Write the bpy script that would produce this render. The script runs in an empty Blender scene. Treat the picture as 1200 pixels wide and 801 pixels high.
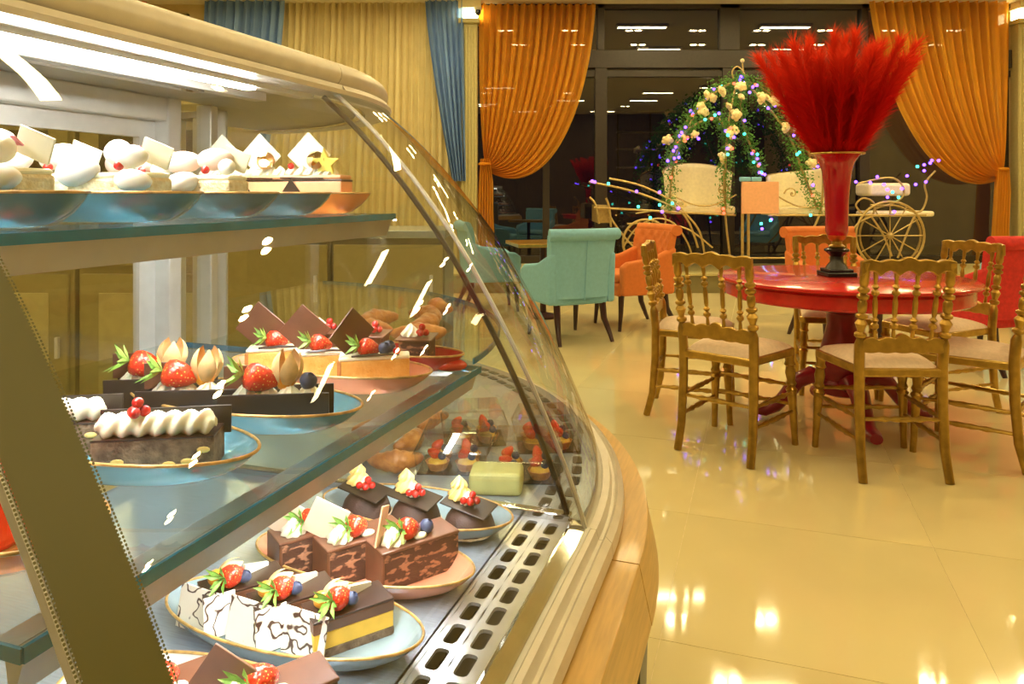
import bpy, math, random
from mathutils import Vector, Matrix, Euler
random.seed(7)
PI = math.pi
sc = bpy.context.scene
COL = sc.collection

# ------------------------------------------------------------------ camera, world, exposure
F, YH, H = 850.0, 228.0, 1.18           # focal length and horizon row for a 1200x801 frame, eye height
cam_d = bpy.data.cameras.new('camera'); cam = bpy.data.objects.new('camera', cam_d); COL.objects.link(cam)
cam.location = (0, 0, H); cam.rotation_euler = (PI/2, 0, 0)
cam_d.sensor_width = 36; cam_d.sensor_fit = 'HORIZONTAL'; cam_d.lens = 36*F/1200
cam_d.shift_y = -(400.5-YH)/1200; cam_d.clip_start = .02; cam_d.clip_end = 100
sc.camera = cam
w = bpy.data.worlds.new('night'); sc.world = w; w.use_nodes = True
w.node_tree.nodes['Background'].inputs[0].default_value = (.010, .011, .016, 1)
w.node_tree.nodes['Background'].inputs[1].default_value = 1
sc.view_settings.view_transform = 'Standard'; sc.view_settings.look = 'None'
sc.view_settings.gamma = 1; sc.view_settings.use_curve_mapping = False
sc.view_settings.exposure = 0.10
sc.cycles.transparent_max_bounces = 32
sc.cycles.max_bounces = 10
ROOM_LAMP = 170.0        # emission of the ceiling downlights
STRIP_LAMP = 34.0        # emission of the long ceiling fixtures
CASE_LED = 140.0          # emission of the LED strips under the canopy
SHELF_LED = 115.0        # emission of the LED strips under the shelves

# ------------------------------------------------------------------ helpers
def P(x, y, Y):          # a point of the room at depth Y
    return Vector(((x-600)/F*Y, Y, H-(y-YH)/F*Y))
TH = math.atan(290/850); S_, C_ = math.sin(TH), math.cos(TH)
def W(b, a, z):          # pastry-case frame (b across towards the customer, a along) to world
    return Vector((S_*a+C_*b, C_*a-S_*b, z))

def prop(o, label=None, cat=None, group=None, kind=None):
    if label: o['label'] = label
    if cat: o['category'] = cat
    if group: o['group'] = group
    if kind: o['kind'] = kind
    return o
def thing(name, label, cat, loc=(0,0,0), rz=0, group=None):
    o = bpy.data.objects.new(name, None); COL.objects.link(o)
    o.location = loc; o.rotation_euler = (0, 0, rz); o.empty_display_size = .05
    return prop(o, label, cat, group)

class MB:
    def __init__(s): s.v = []; s.f = []; s.m = []; s.mi = 0
    def add(s, vs, fs):
        n = len(s.v); s.v += [tuple(p) for p in vs]
        s.f += [tuple(i+n for i in q) for q in fs]; s.m += [s.mi]*len(fs)
        return s
    def box(s, c, d, rot=None):
        x, y, z = d[0]/2, d[1]/2, d[2]/2
        vs = [Vector((i*x, j*y, k*z)) for k in (-1,1) for j in (-1,1) for i in (-1,1)]
        if rot: R = Euler(rot).to_matrix(); vs = [R @ q for q in vs]
        vs = [q+Vector(c) for q in vs]
        return s.add(vs, [(0,2,3,1),(4,5,7,6),(0,1,5,4),(2,6,7,3),(0,4,6,2),(1,3,7,5)])
    def bx(s, x0, x1, y0, y1, z0, z1):
        return s.box(((x0+x1)/2,(y0+y1)/2,(z0+z1)/2), (x1-x0,y1-y0,z1-z0))
    def lathe(s, prof, n=24, c=(0,0,0), sx=1, sy=1, ridges=0, ramp=0, ang=2*PI, cap=True, twist=0):
        full = abs(ang-2*PI) < 1e-6; k = n if full else n+1
        vs = []
        for j, (r, z) in enumerate(prof):
            for i in range(k):
                t = ang*i/n + twist*j
                rr = r*(1+ramp*math.cos(ridges*(t-twist*j))) if ridges else r
                vs.append((c[0]+rr*sx*math.cos(t), c[1]+rr*sy*math.sin(t), c[2]+z))
        fs = []
        for j in range(len(prof)-1):
            for i in range(n):
                i2 = (i+1) % k
                fs.append((j*k+i, j*k+i2, (j+1)*k+i2, (j+1)*k+i))
        if cap and full:
            if prof[0][0] > 1e-6: fs.append(tuple(reversed(range(k))))
            if prof[-1][0] > 1e-6: fs.append(tuple((len(prof)-1)*k+i for i in range(k)))
        return s.add(vs, fs)
    def ball(s, c, r, n=12, m=8, rot=None):
        if not hasattr(r, '__len__'): r = (r, r, r)
        R = Euler(rot).to_matrix() if rot else None
        vs = []; fs = []
        for j in range(m+1):
            a = -PI/2+PI*j/m
            for i in range(n):
                t = 2*PI*i/n
                q = Vector((r[0]*math.cos(a)*math.cos(t), r[1]*math.cos(a)*math.sin(t), r[2]*math.sin(a)))
                vs.append((R @ q if R else q)+Vector(c))
        for j in range(m):
            for i in range(n):
                fs.append((j*n+i, j*n+(i+1)%n, (j+1)*n+(i+1)%n, (j+1)*n+i))
        return s.add(vs, fs)
    def tube(s, pts, r, n=8, closed=False, flat=1.0):
        pts = [Vector(p) for p in pts]; m = len(pts); vs = []
        rs = r if hasattr(r, '__len__') else [r]*m
        prevN = None
        for i, p in enumerate(pts):
            if closed: d = pts[(i+1)%m]-pts[i-1]
            else: d = pts[min(i+1, m-1)]-pts[max(i-1, 0)]
            if d.length < 1e-9: d = Vector((0,0,1))
            d.normalize()
            if prevN is None:
                up = Vector((0,0,1)) if abs(d.z) < .9 else Vector((1,0,0))
                N = d.cross(up).normalized()
            else:
                N = prevN-d*prevN.dot(d)
                N = N.normalized() if N.length > 1e-6 else d.orthogonal().normalized()
            B = d.cross(N); prevN = N
            for k in range(n):
                t = 2*PI*k/n
                vs.append(p+(N*math.cos(t)+B*math.sin(t)*flat)*rs[i])
        fs = []
        for i in range(m if closed else m-1):
            i2 = (i+1) % m
            for k in range(n):
                fs.append((i*n+k, i*n+(k+1)%n, i2*n+(k+1)%n, i2*n+k))
        if not closed:
            fs.append(tuple(reversed(range(n)))); fs.append(tuple((m-1)*n+k for k in range(n)))
        return s.add(vs, fs)
    def prism(s, poly, d0, d1, axis='y'):
        n = len(poly); vs = []
        for d in (d0, d1):
            for (p, q) in poly:
                vs.append({'y': (p, d, q), 'z': (p, q, d), 'x': (d, p, q)}[axis])
        fs = [tuple(range(n)), tuple(reversed(range(n, 2*n)))]
        for i in range(n): fs.append((i, i+n, (i+1)%n+n, (i+1)%n))
        return s.add(vs, fs)
    def sheet(s, fn, nu, nv):
        vs = [fn(i/nu, j/nv) for j in range(nv+1) for i in range(nu+1)]
        fs = [(j*(nu+1)+i, j*(nu+1)+i+1, (j+1)*(nu+1)+i+1, (j+1)*(nu+1)+i) for j in range(nv) for i in range(nu)]
        return s.add(vs, fs)
    def mesh(s, name, mats, smooth=False):
        me = bpy.data.meshes.new(name); me.from_pydata(s.v, [], s.f)
        for m in (mats if isinstance(mats, (list, tuple)) else [mats]): me.materials.append(m)
        if isinstance(mats, (list, tuple)): me.polygons.foreach_set('material_index', s.m)
        me.validate(); me.update()
        import bmesh
        bm = bmesh.new(); bm.from_mesh(me); bmesh.ops.remove_doubles(bm, verts=bm.verts, dist=1e-6)
        bmesh.ops.recalc_face_normals(bm, faces=bm.faces); bm.to_mesh(me); bm.free()
        if smooth:
            me.polygons.foreach_set('use_smooth', [True]*len(me.polygons))
            me.set_sharp_from_angle(angle=math.radians(smooth if smooth > 1 else 40))
        return me
    def build(s, name, mats, parent=None, loc=(0,0,0), rot=(0,0,0), smooth=False, bevel=0, seg=2):
        return ob(name, s.mesh(name, mats, smooth), parent, loc, rot, bevel=bevel, seg=seg)
def ob(name, me, parent=None, loc=(0,0,0), rot=(0,0,0), scale=(1,1,1), bevel=0, seg=2):
    o = bpy.data.objects.new(name, me); COL.objects.link(o)
    o.parent = parent; o.location = loc; o.rotation_euler = rot; o.scale = scale
    if bevel:
        m = o.modifiers.new('bevel', 'BEVEL'); m.width = bevel; m.segments = seg; m.limit_method = 'ANGLE'
        m.angle_limit = math.radians(35)
    return o
def copy_tree(o, parent=None):
    kids = list(o.children)
    c = o.copy(); COL.objects.link(c); c.parent = parent
    for k in kids: copy_tree(k, c)
    return c
def struct(o): o['kind'] = 'structure'; return o

# ------------------------------------------------------------------ materials
def nodes(name):
    m = bpy.data.materials.new(name); m.use_nodes = True
    nt = m.node_tree; return m, nt, nt.nodes, nt.links, nt.nodes['Principled BSDF']
def pm(name, col, rough=.5, metal=0, var=.12, scale=30, bump=0, bscale=None, coat=0, sss=0, emit=0, detail=3, col2=None, stretch=None, ior=1.5):
    m, nt, N, L, p = nodes(name)
    c = tuple(col)+(1,)
    p.inputs['Roughness'].default_value = rough; p.inputs['Metallic'].default_value = metal
    p.inputs['IOR'].default_value = ior
    p.inputs['Coat Weight'].default_value = coat; p.inputs['Coat Roughness'].default_value = .08
    if sss:
        p.inputs['Subsurface Weight'].default_value = sss; p.inputs['Subsurface Scale'].default_value = .008
        p.inputs['Subsurface Radius'].default_value = (1, .5, .3)
    tc = N.new('ShaderNodeTexCoord'); src = tc.outputs['Object']
    if stretch:
        mp = N.new('ShaderNodeMapping'); mp.inputs['Scale'].default_value = stretch; L.new(src, mp.inputs[0]); src = mp.outputs[0]
    nz = N.new('ShaderNodeTexNoise'); nz.inputs['Scale'].default_value = scale; nz.inputs['Detail'].default_value = detail
    L.new(src, nz.inputs['Vector'])
    cr = N.new('ShaderNodeValToRGB')
    c2 = tuple(col2) if col2 else tuple(min(1, x*(1+var)) for x in col)
    c1 = tuple(col) if col2 else tuple(x*(1-var) for x in col)
    cr.color_ramp.elements[0].color = c1+(1,); cr.color_ramp.elements[1].color = c2+(1,)
    cr.color_ramp.elements[0].position = .35; cr.color_ramp.elements[1].position = .65
    L.new(nz.outputs[0], cr.inputs[0]); L.new(cr.outputs[0], p.inputs['Base Color'])
    if bump:
        n2 = N.new('ShaderNodeTexNoise'); n2.inputs['Scale'].default_value = bscale or scale*3; L.new(src, n2.inputs['Vector'])
        b = N.new('ShaderNodeBump'); b.inputs['Strength'].default_value = bump; b.inputs['Distance'].default_value = .004
        L.new(n2.outputs[0], b.inputs['Height']); L.new(b.outputs[0], p.inputs['Normal'])
    if emit:
        L.new(cr.outputs[0], p.inputs['Emission Color']); p.inputs['Emission Strength'].default_value = emit
    return m
def emat(name, col, s):
    m, nt, N, L, p = nodes(name)
    p.inputs['Base Color'].default_value = tuple(col)+(1,)
    p.inputs['Emission Color'].default_value = tuple(col)+(1,); p.inputs['Emission Strength'].default_value = s
    return m
def glass_mat(name, tint=(.97,.985,.97), r0=.05, rough=0.0, gain=.9):
    m, nt, N, L, p = nodes(name); N.remove(p)
    out = N['Material Output']
    tr = N.new('ShaderNodeBsdfTransparent'); tr.inputs[0].default_value = tuple(tint)+(1,)
    gl = N.new('ShaderNodeBsdfGlossy'); gl.inputs['Roughness'].default_value = rough
    lw = N.new('ShaderNodeLayerWeight'); lw.inputs[0].default_value = .5
    pw = N.new('ShaderNodeMath'); pw.operation = 'POWER'; pw.inputs[1].default_value = 5
    mu = N.new('ShaderNodeMath'); mu.operation = 'MULTIPLY_ADD'; mu.inputs[1].default_value = gain; mu.inputs[2].default_value = r0
    mx = N.new('ShaderNodeMixShader')
    L.new(lw.outputs['Facing'], pw.inputs[0]); L.new(pw.outputs[0], mu.inputs[0]); L.new(mu.outputs[0], mx.inputs[0])
    L.new(tr.outputs[0], mx.inputs[1]); L.new(gl.outputs[0], mx.inputs[2]); L.new(mx.outputs[0], out.inputs[0])
    return m
def sheer_mat(name, col, clear=.25, trans=.45):
    m, nt, N, L, p = nodes(name); N.remove(p)
    out = N['Material Output']
    tc = N.new('ShaderNodeTexCoord'); nz = N.new('ShaderNodeTexNoise'); nz.inputs['Scale'].default_value = 5
    L.new(tc.outputs['Object'], nz.inputs['Vector'])
    cr = N.new('ShaderNodeValToRGB')
    cr.color_ramp.elements[0].color = tuple(x*.9 for x in col)+(1,); cr.color_ramp.elements[1].color = tuple(min(1,x*1.1) for x in col)+(1,)
    L.new(nz.outputs[0], cr.inputs[0])
    df = N.new('ShaderNodeBsdfDiffuse'); tl = N.new('ShaderNodeBsdfTranslucent'); tr = N.new('ShaderNodeBsdfTransparent')
    L.new(cr.outputs[0], df.inputs[0]); L.new(cr.outputs[0], tl.inputs[0])
    m1 = N.new('ShaderNodeMixShader'); m1.inputs[0].default_value = trans
    m2 = N.new('ShaderNodeMixShader'); m2.inputs[0].default_value = clear
    L.new(df.outputs[0], m1.inputs[1]); L.new(tl.outputs[0], m1.inputs[2])
    L.new(m1.outputs[0], m2.inputs[1]); L.new(tr.outputs[0], m2.inputs[2]); L.new(m2.outputs[0], out.inputs[0])
    return m
M = {}
M['tile'] = pm('polished_tile', (.72,.62,.34), .05, var=.05, scale=1.5, coat=.5)
M['grout'] = pm('grout', (.66,.56,.33), .8)
M['ceiling'] = pm('ceiling_paint', (.80,.72,.50), .8, var=.03)
M['wall'] = pm('wall_paint', (.62,.50,.24), .7, var=.05, scale=4)
M['reardark'] = pm('rear_wall_dark', (.12,.075,.035), .5, var=.15, scale=5, stretch=(8,1,1))  # unseen wall; dark grained finish made up so the windows reflect less
M['stage'] = pm('stage_paint', (.20,.17,.07), .45, var=.08, scale=6)
M['pillar'] = pm('pillar_paint', (.46,.40,.17), .55, var=.05)
M['frame'] = pm('window_frame', (.030,.021,.013), .4, var=.1)
M['winglass'] = glass_mat('window_glass', (.45,.45,.48), .13, gain=.6)
M['orange_sheer'] = sheer_mat('orange_sheer', (.90,.44,.045), .30, .35)
M['cream_sheer'] = sheer_mat('cream_sheer', (.80,.70,.40), .08, .3)
M['blue_drape'] = sheer_mat('blue_drape', (.22,.36,.66), .02, .2)
M['red_drape'] = sheer_mat('red_drape', (.65,.14,.04), .02, .3)
M['gold'] = pm('gold_paint', (.46,.29,.06), .28, .8, var=.15, scale=25)
M['goldwire'] = pm('gold_wire', (.46,.33,.12), .4, .5, var=.1)
M['cushion'] = pm('cream_cushion', (.78,.62,.47), .75, var=.06, scale=60, bump=.1, bscale=500)
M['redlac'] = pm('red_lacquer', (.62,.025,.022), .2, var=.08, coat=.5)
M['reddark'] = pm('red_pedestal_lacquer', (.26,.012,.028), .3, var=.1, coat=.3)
M['teal'] = pm('teal_velvet', (.22,.50,.70), .85, var=.04, scale=40, bump=.1, bscale=300)
M['orange'] = pm('orange_velvet', (.66,.19,.04), .8, var=.04, scale=40, bump=.1, bscale=300)
M['redvel'] = pm('red_velvet', (.62,.03,.03), .8, var=.1, scale=40)
M['darkwood'] = pm('dark_leg_wood', (.035,.012,.014), .3, var=.2)
M['black'] = pm('black_lacquer', (.012,.010,.010), .25)
M['redglass'] = pm('red_vase_glass', (.40,.004,.02), .06, var=.1, scale=8, coat=.6)
M['plume'] = sheer_mat('red_plume', (.80,.035,.02), 0, .35)
def paint_tip_light(m):        # light passing through the plume tips, painted as scarlet turning orange upwards
    N, L = m.node_tree.nodes, m.node_tree.links
    tc = N.new('ShaderNodeTexCoord'); sp = N.new('ShaderNodeSeparateXYZ'); L.new(tc.outputs['Object'], sp.inputs[0])
    cr = N.new('ShaderNodeValToRGB'); e = cr.color_ramp.elements
    e[0].position = .30; e[0].color = (.72,.022,.02,1); e[1].position = .68; e[1].color = (.88,.10,.03,1)
    L.new(sp.outputs[2], cr.inputs[0])
    for n in N:
        if n.type in ('BSDF_DIFFUSE', 'BSDF_TRANSLUCENT'): L.new(cr.outputs[0], n.inputs[0])
paint_tip_light(M['plume'])
M['ivory'] = pm('ivory_upholstery', (.86,.76,.50), .6, var=.05)
M['leaf'] = sheer_mat('arch_leaf', (.14,.32,.07), 0, .35)
M['rose'] = pm('cream_rose', (.88,.72,.38), .6, var=.1, sss=.1)
M['pink'] = pm('salmon_board', (.82,.43,.24), .6, var=.04)
M['l_purple'] = emat('purple_bulb', (.14,.05,1), 8); M['l_teal'] = emat('teal_bulb', (.06,.9,.70), 3.5); M['l_red'] = emat('red_bulb', (1,.10,.05), 3.5)
M['lampwarm'] = emat('ceiling_lamp_glow', (1,.80,.40), ROOM_LAMP)
M['stripwarm'] = emat('ceiling_strip_glow', (1,.84,.44), STRIP_LAMP)
M['cove'] = emat('cove_glow', (1,.85,.40), 14)
M['lampframe'] = pm('lamp_trim', (.75,.70,.60), .4)
M['led'] = emat('led_glow', (1,.98,.95), CASE_LED)
M['led2'] = emat('shelf_led_glow', (.96,.98,1), SHELF_LED)
M['alu'] = pm('champagne_aluminium', (.66,.61,.53), .36, .25, var=.04)
M['alu_w'] = pm('pale_aluminium', (.62,.61,.57), .35, .3, var=.04)
M['profile'] = pm('grey_anodised_profile', (.36,.36,.35), .3, .5, var=.05)
M['steel'] = pm('brushed_steel', (.40,.47,.56), .2, .45, var=.08, scale=30, stretch=(1,14,1))
M['mirror'] = pm('mirror_steel', (.62,.62,.60), .06, .95, var=.04)
M['grille'] = pm('grille_steel', (.60,.62,.64), .22, .5, var=.05)
M['darkvoid'] = pm('dark_channel', (.018,.018,.016), .6)
M['caseglass'] = glass_mat('case_glass', (.97,.98,.95), .06)
M['shelfglass'] = glass_mat('shelf_glass', (.93,.97,.97), .06, gain=.6)
M['endglass'] = glass_mat('end_glass', (.93,.95,.91), .09)
M['tealedge'] = pm('glass_edge', (.004,.14,.26), .2, var=.15, coat=.15)
M['wood'] = pm('beech_veneer', (.57,.35,.10), .35, var=.1, scale=10, stretch=(14,1.2,14), coat=.15)
M['plinth'] = pm('olive_grey_laminate', (.10,.095,.06), .45, var=.08)
M['cab'] = pm('yellow_cabinet_paint', (.30,.25,.09), .5, var=.06)
M['cabdark'] = pm('cabinet_glass_dark', (.07,.06,.03), .2)

def band_mat():
    m, nt, N, L, p = nodes('frit_band')
    p.inputs['Base Color'].default_value = (.095,.088,.018,1); p.inputs['Roughness'].default_value = .45
    out = N['Material Output']; uv = N.new('ShaderNodeTexCoord'); sp = N.new('ShaderNodeSeparateXYZ'); L.new(uv.outputs['UV'], sp.inputs[0])
    def math_(op, a, b=None, v=None):
        n = N.new('ShaderNodeMath'); n.operation = op; L.new(a, n.inputs[0])
        if b is not None: L.new(b, n.inputs[1])
        if v is not None: n.inputs[1].default_value = v
        return n.outputs[0]
    # UV in centimetres: dots printed 2.5 mm apart along both edges of the band
    fx = math_('SUBTRACT', math_('FRACT', math_('MULTIPLY', sp.outputs[0], v=4)), v=.5)
    fy = math_('SUBTRACT', math_('FRACT', math_('MULTIPLY', sp.outputs[1], v=4)), v=.5)
    d = math_('SQRT', math_('ADD', math_('MULTIPLY', fx, fx), math_('MULTIPLY', fy, fy)))
    edge = math_('ABSOLUTE', sp.outputs[0]); hole = math_('GREATER_THAN', edge, v=2.35)
    off = math_('GREATER_THAN', d, v=.36); k = math_('MULTIPLY', hole, off)
    tr = N.new('ShaderNodeBsdfTransparent'); mx = N.new('ShaderNodeMixShader')
    L.new(k, mx.inputs[0]); L.new(p.outputs[0], mx.inputs[1]); L.new(tr.outputs[0], mx.inputs[2]); L.new(mx.outputs[0], out.inputs[0])
    return m
M['frit'] = band_mat()


# ------------------------------------------------------------------ the room
ZC = 3.80; YW = 10.0; X0, X1, Y0 = -8.0, 8.2, -3.5
floor = struct(MB().bx(X0, X1, Y0, YW+.2, -.2, -.0012).build('floor', M['grout']))
TS = .80
tile_me = MB().bx(-TS/2+.001, TS/2-.001, -TS/2+.001, TS/2-.001, -.02, 0).mesh('tile', M['tile'])
for i in range(-7, 10):
    for j in range(-4, 14):
        b, a = -.25+TS*(i+.5), .35+TS*(j+.5); q = W(b, a, 0)
        if -3.4 < q.x < 7.7 and -1.6 < q.y < 8.95:
            ob('tile', tile_me, floor, (q.x, q.y, 0), (0,0,-TH+PI/2*((i*3+j)%2)))
struct(MB().bx(X0, X1, Y0, YW+.2, ZC, ZC+.15).build('ceiling', M['ceiling']))
struct(MB().bx(X0-.15, X0, Y0, YW+.2, 0, ZC).build('wall_left', M['wall']))
struct(MB().bx(X1, X1+.15, Y0, YW+.2, 0, ZC).build('wall_right', M['wall']))
struct(MB().bx(X0-.15, X1+.15, Y0-.15, Y0, 0, ZC).build('wall_rear', M['reardark']))
# window wall: solid to the left of the fluted pillar, glazed from there to the right pillar
WL, WR = P(560,0,YW).x, P(1184,0,YW).x
wb = MB(); wb.bx(X0, WL-.1, YW, YW+.2, 0, ZC); wb.bx(WR, X1, YW, YW+.2, 0, ZC)
struct(wb.build('wall_back', M['wall']))
struct(MB().bx(X0, X1, 8.70, YW, -.01, .21).build('trim_1', M['stage']))
struct(MB().bx(X0, X1, 8.67, YW-.02, .21, .235).build('trim_2', M['pillar']))

def pillar(name, x0, x1):
    mb = MB(); n = 5; wdt = (x1-x0)
    mb.bx(x0, x1, YW-.16, YW, .23, 3.52)
    for k in range(n):
        mb.tube([(x0+wdt*(k+.5)/n, YW-.16, .3), (x0+wdt*(k+.5)/n, YW-.16, 3.45)], wdt/n*.36, 8)
    o = struct(mb.build(name, M['pillar'], smooth=True))
    MB().bx(x0-.03, x1+.03, YW-.22, YW, 3.50, 3.56).build('capital', M['pillar'], o)
    MB().bx(x0, x1, YW-.19, YW-.02, 3.56, 3.70).build('cove_lamp', M['cove'], o)
    MB().bx(x0-.03, x1+.05, YW-.24, YW, 3.70, ZC).build('cornice', M['ceiling'], o)
pillar('trim_3', P(541,0,YW).x, P(560,0,YW).x)
pillar('trim_4', P(1184,0,YW).x, P(1204,0,YW).x)

# glazing
win = struct(bpy.data.objects.new('window_1', None)); COL.objects.link(win); win.location = (WL, YW, .2)
def fr(name, x0, x1, z0, z1, y0=-.04, y1=.10):
    MB().bx(x0-WL, x1-WL, y0, y1, z0-.2, z1-.2).build(name, M['frame'], win, bevel=.006)
zb1, zb0 = P(0,59,YW).z, P(0,80,YW).z
px = lambda x: P(x,0,YW).x
fr('transom', WL-.1, WR, zb0, zb1)
fr('transom', WL-.1, WR, zb0-.12, zb0-.03, -.01, .08)
fr('head', WL-.1, WR, ZC-.06, ZC)
fr('sill', WL-.1, WR, .2, .34)
for x0, x1 in ((700,708),(843,866),(1008,1016)):
    fr('mullion', px(x0), px(x1), zb1, ZC)
for x0, x1 in ((697,711),(846,860),(1006,1018)):
    fr('mullion', px(x0), px(x1), .2, zb0)
fr('mullion', px(636), px(644), .2, zb0, 0, .06)
ups = [WL-.1, px(704), px(855), px(1012), WR]
for k in range(4):
    MB().bx(ups[k]-WL, ups[k+1]-WL, .028, .032, zb1-.2, ZC-.2).build('pane', M['winglass'], win)
    MB().bx(ups[k]-WL, ups[k+1]-WL, .028, .032, .1, zb0-.2).build('pane', M['winglass'], win)
# small dark window in the wall at the left
w2 = struct(bpy.data.objects.new('window_2', None)); COL.objects.link(w2); w2.location = (px(202), YW, 3.2)
MB().bx(-.20, .20, -.03, -.01, -.35, .42).build('pane', M['cabdark'], w2)
MB().bx(-.24, -.20, -.06, 0, -.4, .46).bx(.20, .24, -.06, 0, -.4, .46).bx(-.24, .24, -.06, 0, .42, .46).bx(-.24,.24,-.06,0,-.4,-.35).bx(-.2,.2,-.05,0,.16,.20).build('window_frame', M['pillar'], w2)

# railing outside the glass
struct(MB().bx(-1.5, X1, YW+.2, 14, 0, .2).build('floor_outside', M['grout']))
rl = thing('railing', 'thin horizontal metal bars outside the dark window', 'railing', (P(760,0,11.2).x, 11.2, .2))
for yy, xa, xb in ((131,716,840),(155,722,790),(175,722,770),(196,722,765)):
    q0, q1 = P(xa,yy,11.2), P(xb,yy,11.2)
    MB().tube([(q0.x-rl.location.x, 0, q0.z-.2), (q1.x-rl.location.x, 0, q1.z-.2)], .018, 6).build('rail', M['alu_w'], rl)
for xx in (724, 762):
    q = P(xx, 131, 11.2); MB().tube([(q.x-rl.location.x, 0, 0), (q.x-rl.location.x, 0, q.z-.2)], .016, 6).build('post', M['frame'], rl)

# ------------------------------------------------------------------ ceiling lamps
dl = thing('twin_downlight', 'recessed twin downlight glowing in the ceiling', 'ceiling light', (0,0,ZC), 0, 'twin ceiling downlights')
t = MB(); t.bx(-.15,.15,-.065,-.055,-.012,0).bx(-.15,.15,.055,.065,-.012,0).bx(-.15,-.14,-.055,.055,-.012,0).bx(.14,.15,-.055,.055,-.012,0).bx(-.005,.005,-.055,.055,-.012,0)
t.build('trim_ring', M['lampframe'], dl)
for s in (-1, 1): MB().lathe([(.05,-.008),(.05,-.002)], 16, (s*.073,0,0)).build('lamp', M['lampwarm'], dl)
spots = []
for k in range(-5, 8):
    spots += [(-.1+1.02*k, 8.5), (.12+1.04*k, 7.4), (.95+1.15*k, 3.9)]
    if k % 2: spots += [(.4+1.05*k, 1.4), (.2+1.05*k, -1.4)]
spots = [q for q in spots if X0+.3 < q[0] < X1-.3]
for i, q in enumerate(spots):
    o = dl if i == 0 else copy_tree(dl); o.location = (q[0], q[1], ZC)
ls = thing('linear_ceiling_light', 'long slim glowing light fixture on the ceiling', 'ceiling light', (0,0,ZC), 0, 'linear ceiling lights')
MB().bx(-.40,.40,-.07,.07,-.05,0).build('housing', M['lampframe'], ls, bevel=.008)
MB().bx(-.37,.37,-.055,.055,-.056,-.050).build('diffuser', M['stripwarm'], ls)
lin = [(2.0,8.9),(2.6,7.2),(4.2,8.9),(5.0,7.2),(-1.0,8.9),(-3.0,8.2),(1.2,5.6),(3.4,5.6),(5.6,5.6),(-1.2,5.6),(-.3,2.55),(3.7,1.7),(4.9,2.6),(-1.9,2.2),(-3.6,2.8),(1.6,.2),(3.6,.2),(-.8,-.6),(-2.8,.4),(.4,-2.4),(2.8,-2.4)]
for i, q in enumerate(lin):
    o = ls if i == 0 else copy_tree(ls); o.location = (q[0], q[1], ZC)
# small camera under the cornice at the left pillar
cc = thing('security_camera', 'small dark dome camera under the cornice beside the pillar', 'camera', P(560,9,9.7), 0)
MB().lathe([(.05,0),(.05,-.03),(.03,-.035)], 16).build('mount', M['lampframe'], cc); MB().lathe([(.04,-.035),(.04,-.07),(.02,-.10),(0,-.105)], 16).build('dome', M['black'], cc)

# ------------------------------------------------------------------ curtains
def bez(p, t):
    a, b, c, d = p; k = 1-t
    return (a[0]*k**3+3*b[0]*k*k*t+3*c[0]*k*t*t+d[0]*t**3, a[1]*k**3+3*b[1]*k*k*t+3*c[1]*k*t*t+d[1]*t**3)
def swag(name, label, e0, e1, tail, folds, Yc, mat):
    o = thing(name, label, 'curtain', P(e0[3][0], 0, Yc))
    o.location.z = .23; base = o.location.copy()
    def fn(u, v):
        cp = [(e0[k][0]+(e1[k][0]-e0[k][0])*u, e0[k][1]+(e1[k][1]-e0[k][1])*u) for k in range(4)]
        x, y = bez(cp, v)
        amp = .055*(1-.55*v)
        yy = Yc+amp*math.sin(2*PI*folds*u+.6*math.sin(9*u))+.018*math.sin(2*PI*folds*2.3*u+1)-.10*math.sin(PI*v)*u
        q = P(x, y, Yc); return (q.x-base.x, yy-base.y, q.z-base.z)
    MB().sheet(fn, 150, 40).build('cloth', mat, o, smooth=True)
    def ft(u, v):
        k = v*(len(tail)-1); i = min(int(k), len(tail)-2); k -= i
        xl = tail[i][0]*(1-k)+tail[i+1][0]*k; xr = tail[i][1]*(1-k)+tail[i+1][1]*k; y = tail[i][2]*(1-k)+tail[i+1][2]*k
        q = P(xl+(xr-xl)*u, y, Yc)
        return (q.x-base.x, Yc-.03+.03*math.sin(2*PI*6*u)-base.y, max(q.z, .24)-base.z)
    MB().sheet(ft, 60, 16).build('tail', mat, o, smooth=True)
    q = P(e0[3][0], e0[3][1], Yc)
    MB().tube([(q.x-base.x+.07*math.cos(t*PI/8), q.y-base.y+.07*math.sin(t*PI/8), q.z-base.z) for t in range(16)], .018, 8, True).build('tieback', mat, o, smooth=True)
swag('swag_curtain', 'sheer orange curtain tied back beside the fluted pillar, nearer the display case',
     [(561,5),(561,70),(561,140),(568,192)], [(698,5),(692,112),(650,246),(570,200)],
     [(563,574,186),(561,578,215),(560,578,250),(560,582,330)], 15, YW-.14, M['orange_sheer'])
swag('swag_curtain', 'sheer orange curtain tied back at the right, behind the red plumes',
     [(1183,0),(1183,70),(1183,150),(1174,198)], [(1018,0),(1026,110),(1085,246),(1172,210)],
     [(1166,1180,196),(1164,1182,225),(1162,1180,260),(1158,1180,318)], 15, YW-.14, M['orange_sheer'])
def drape(name, label, top, bot, y0, y1, folds, Yc, mat, amp=.04, mid=None):
    q0 = P(bot[0], y1, Yc); o = thing(name, label, 'curtain', (q0.x, Yc, q0.z))
    def fn(u, v):
        k = v**1.3
        xl = top[0]*(1-k)+bot[0]*k; xr = top[1]*(1-k)+bot[1]*k
        q = P(xl+(xr-xl)*u, y0+(y1-y0)*v, Yc)
        return (q.x-q0.x, amp*math.sin(2*PI*folds*u+.5*math.sin(7*u))+.3*amp*math.sin(2*PI*folds*2.2*u), q.z-q0.z)
    MB().sheet(fn, int(folds*12), 12).build('cloth', mat, o, smooth=True)
drape('drape', 'cream pleated sheer curtain between two blue drapes', (318,535), (300,536), -2, 306, 26, YW-.10, M['cream_sheer'], .03)
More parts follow.
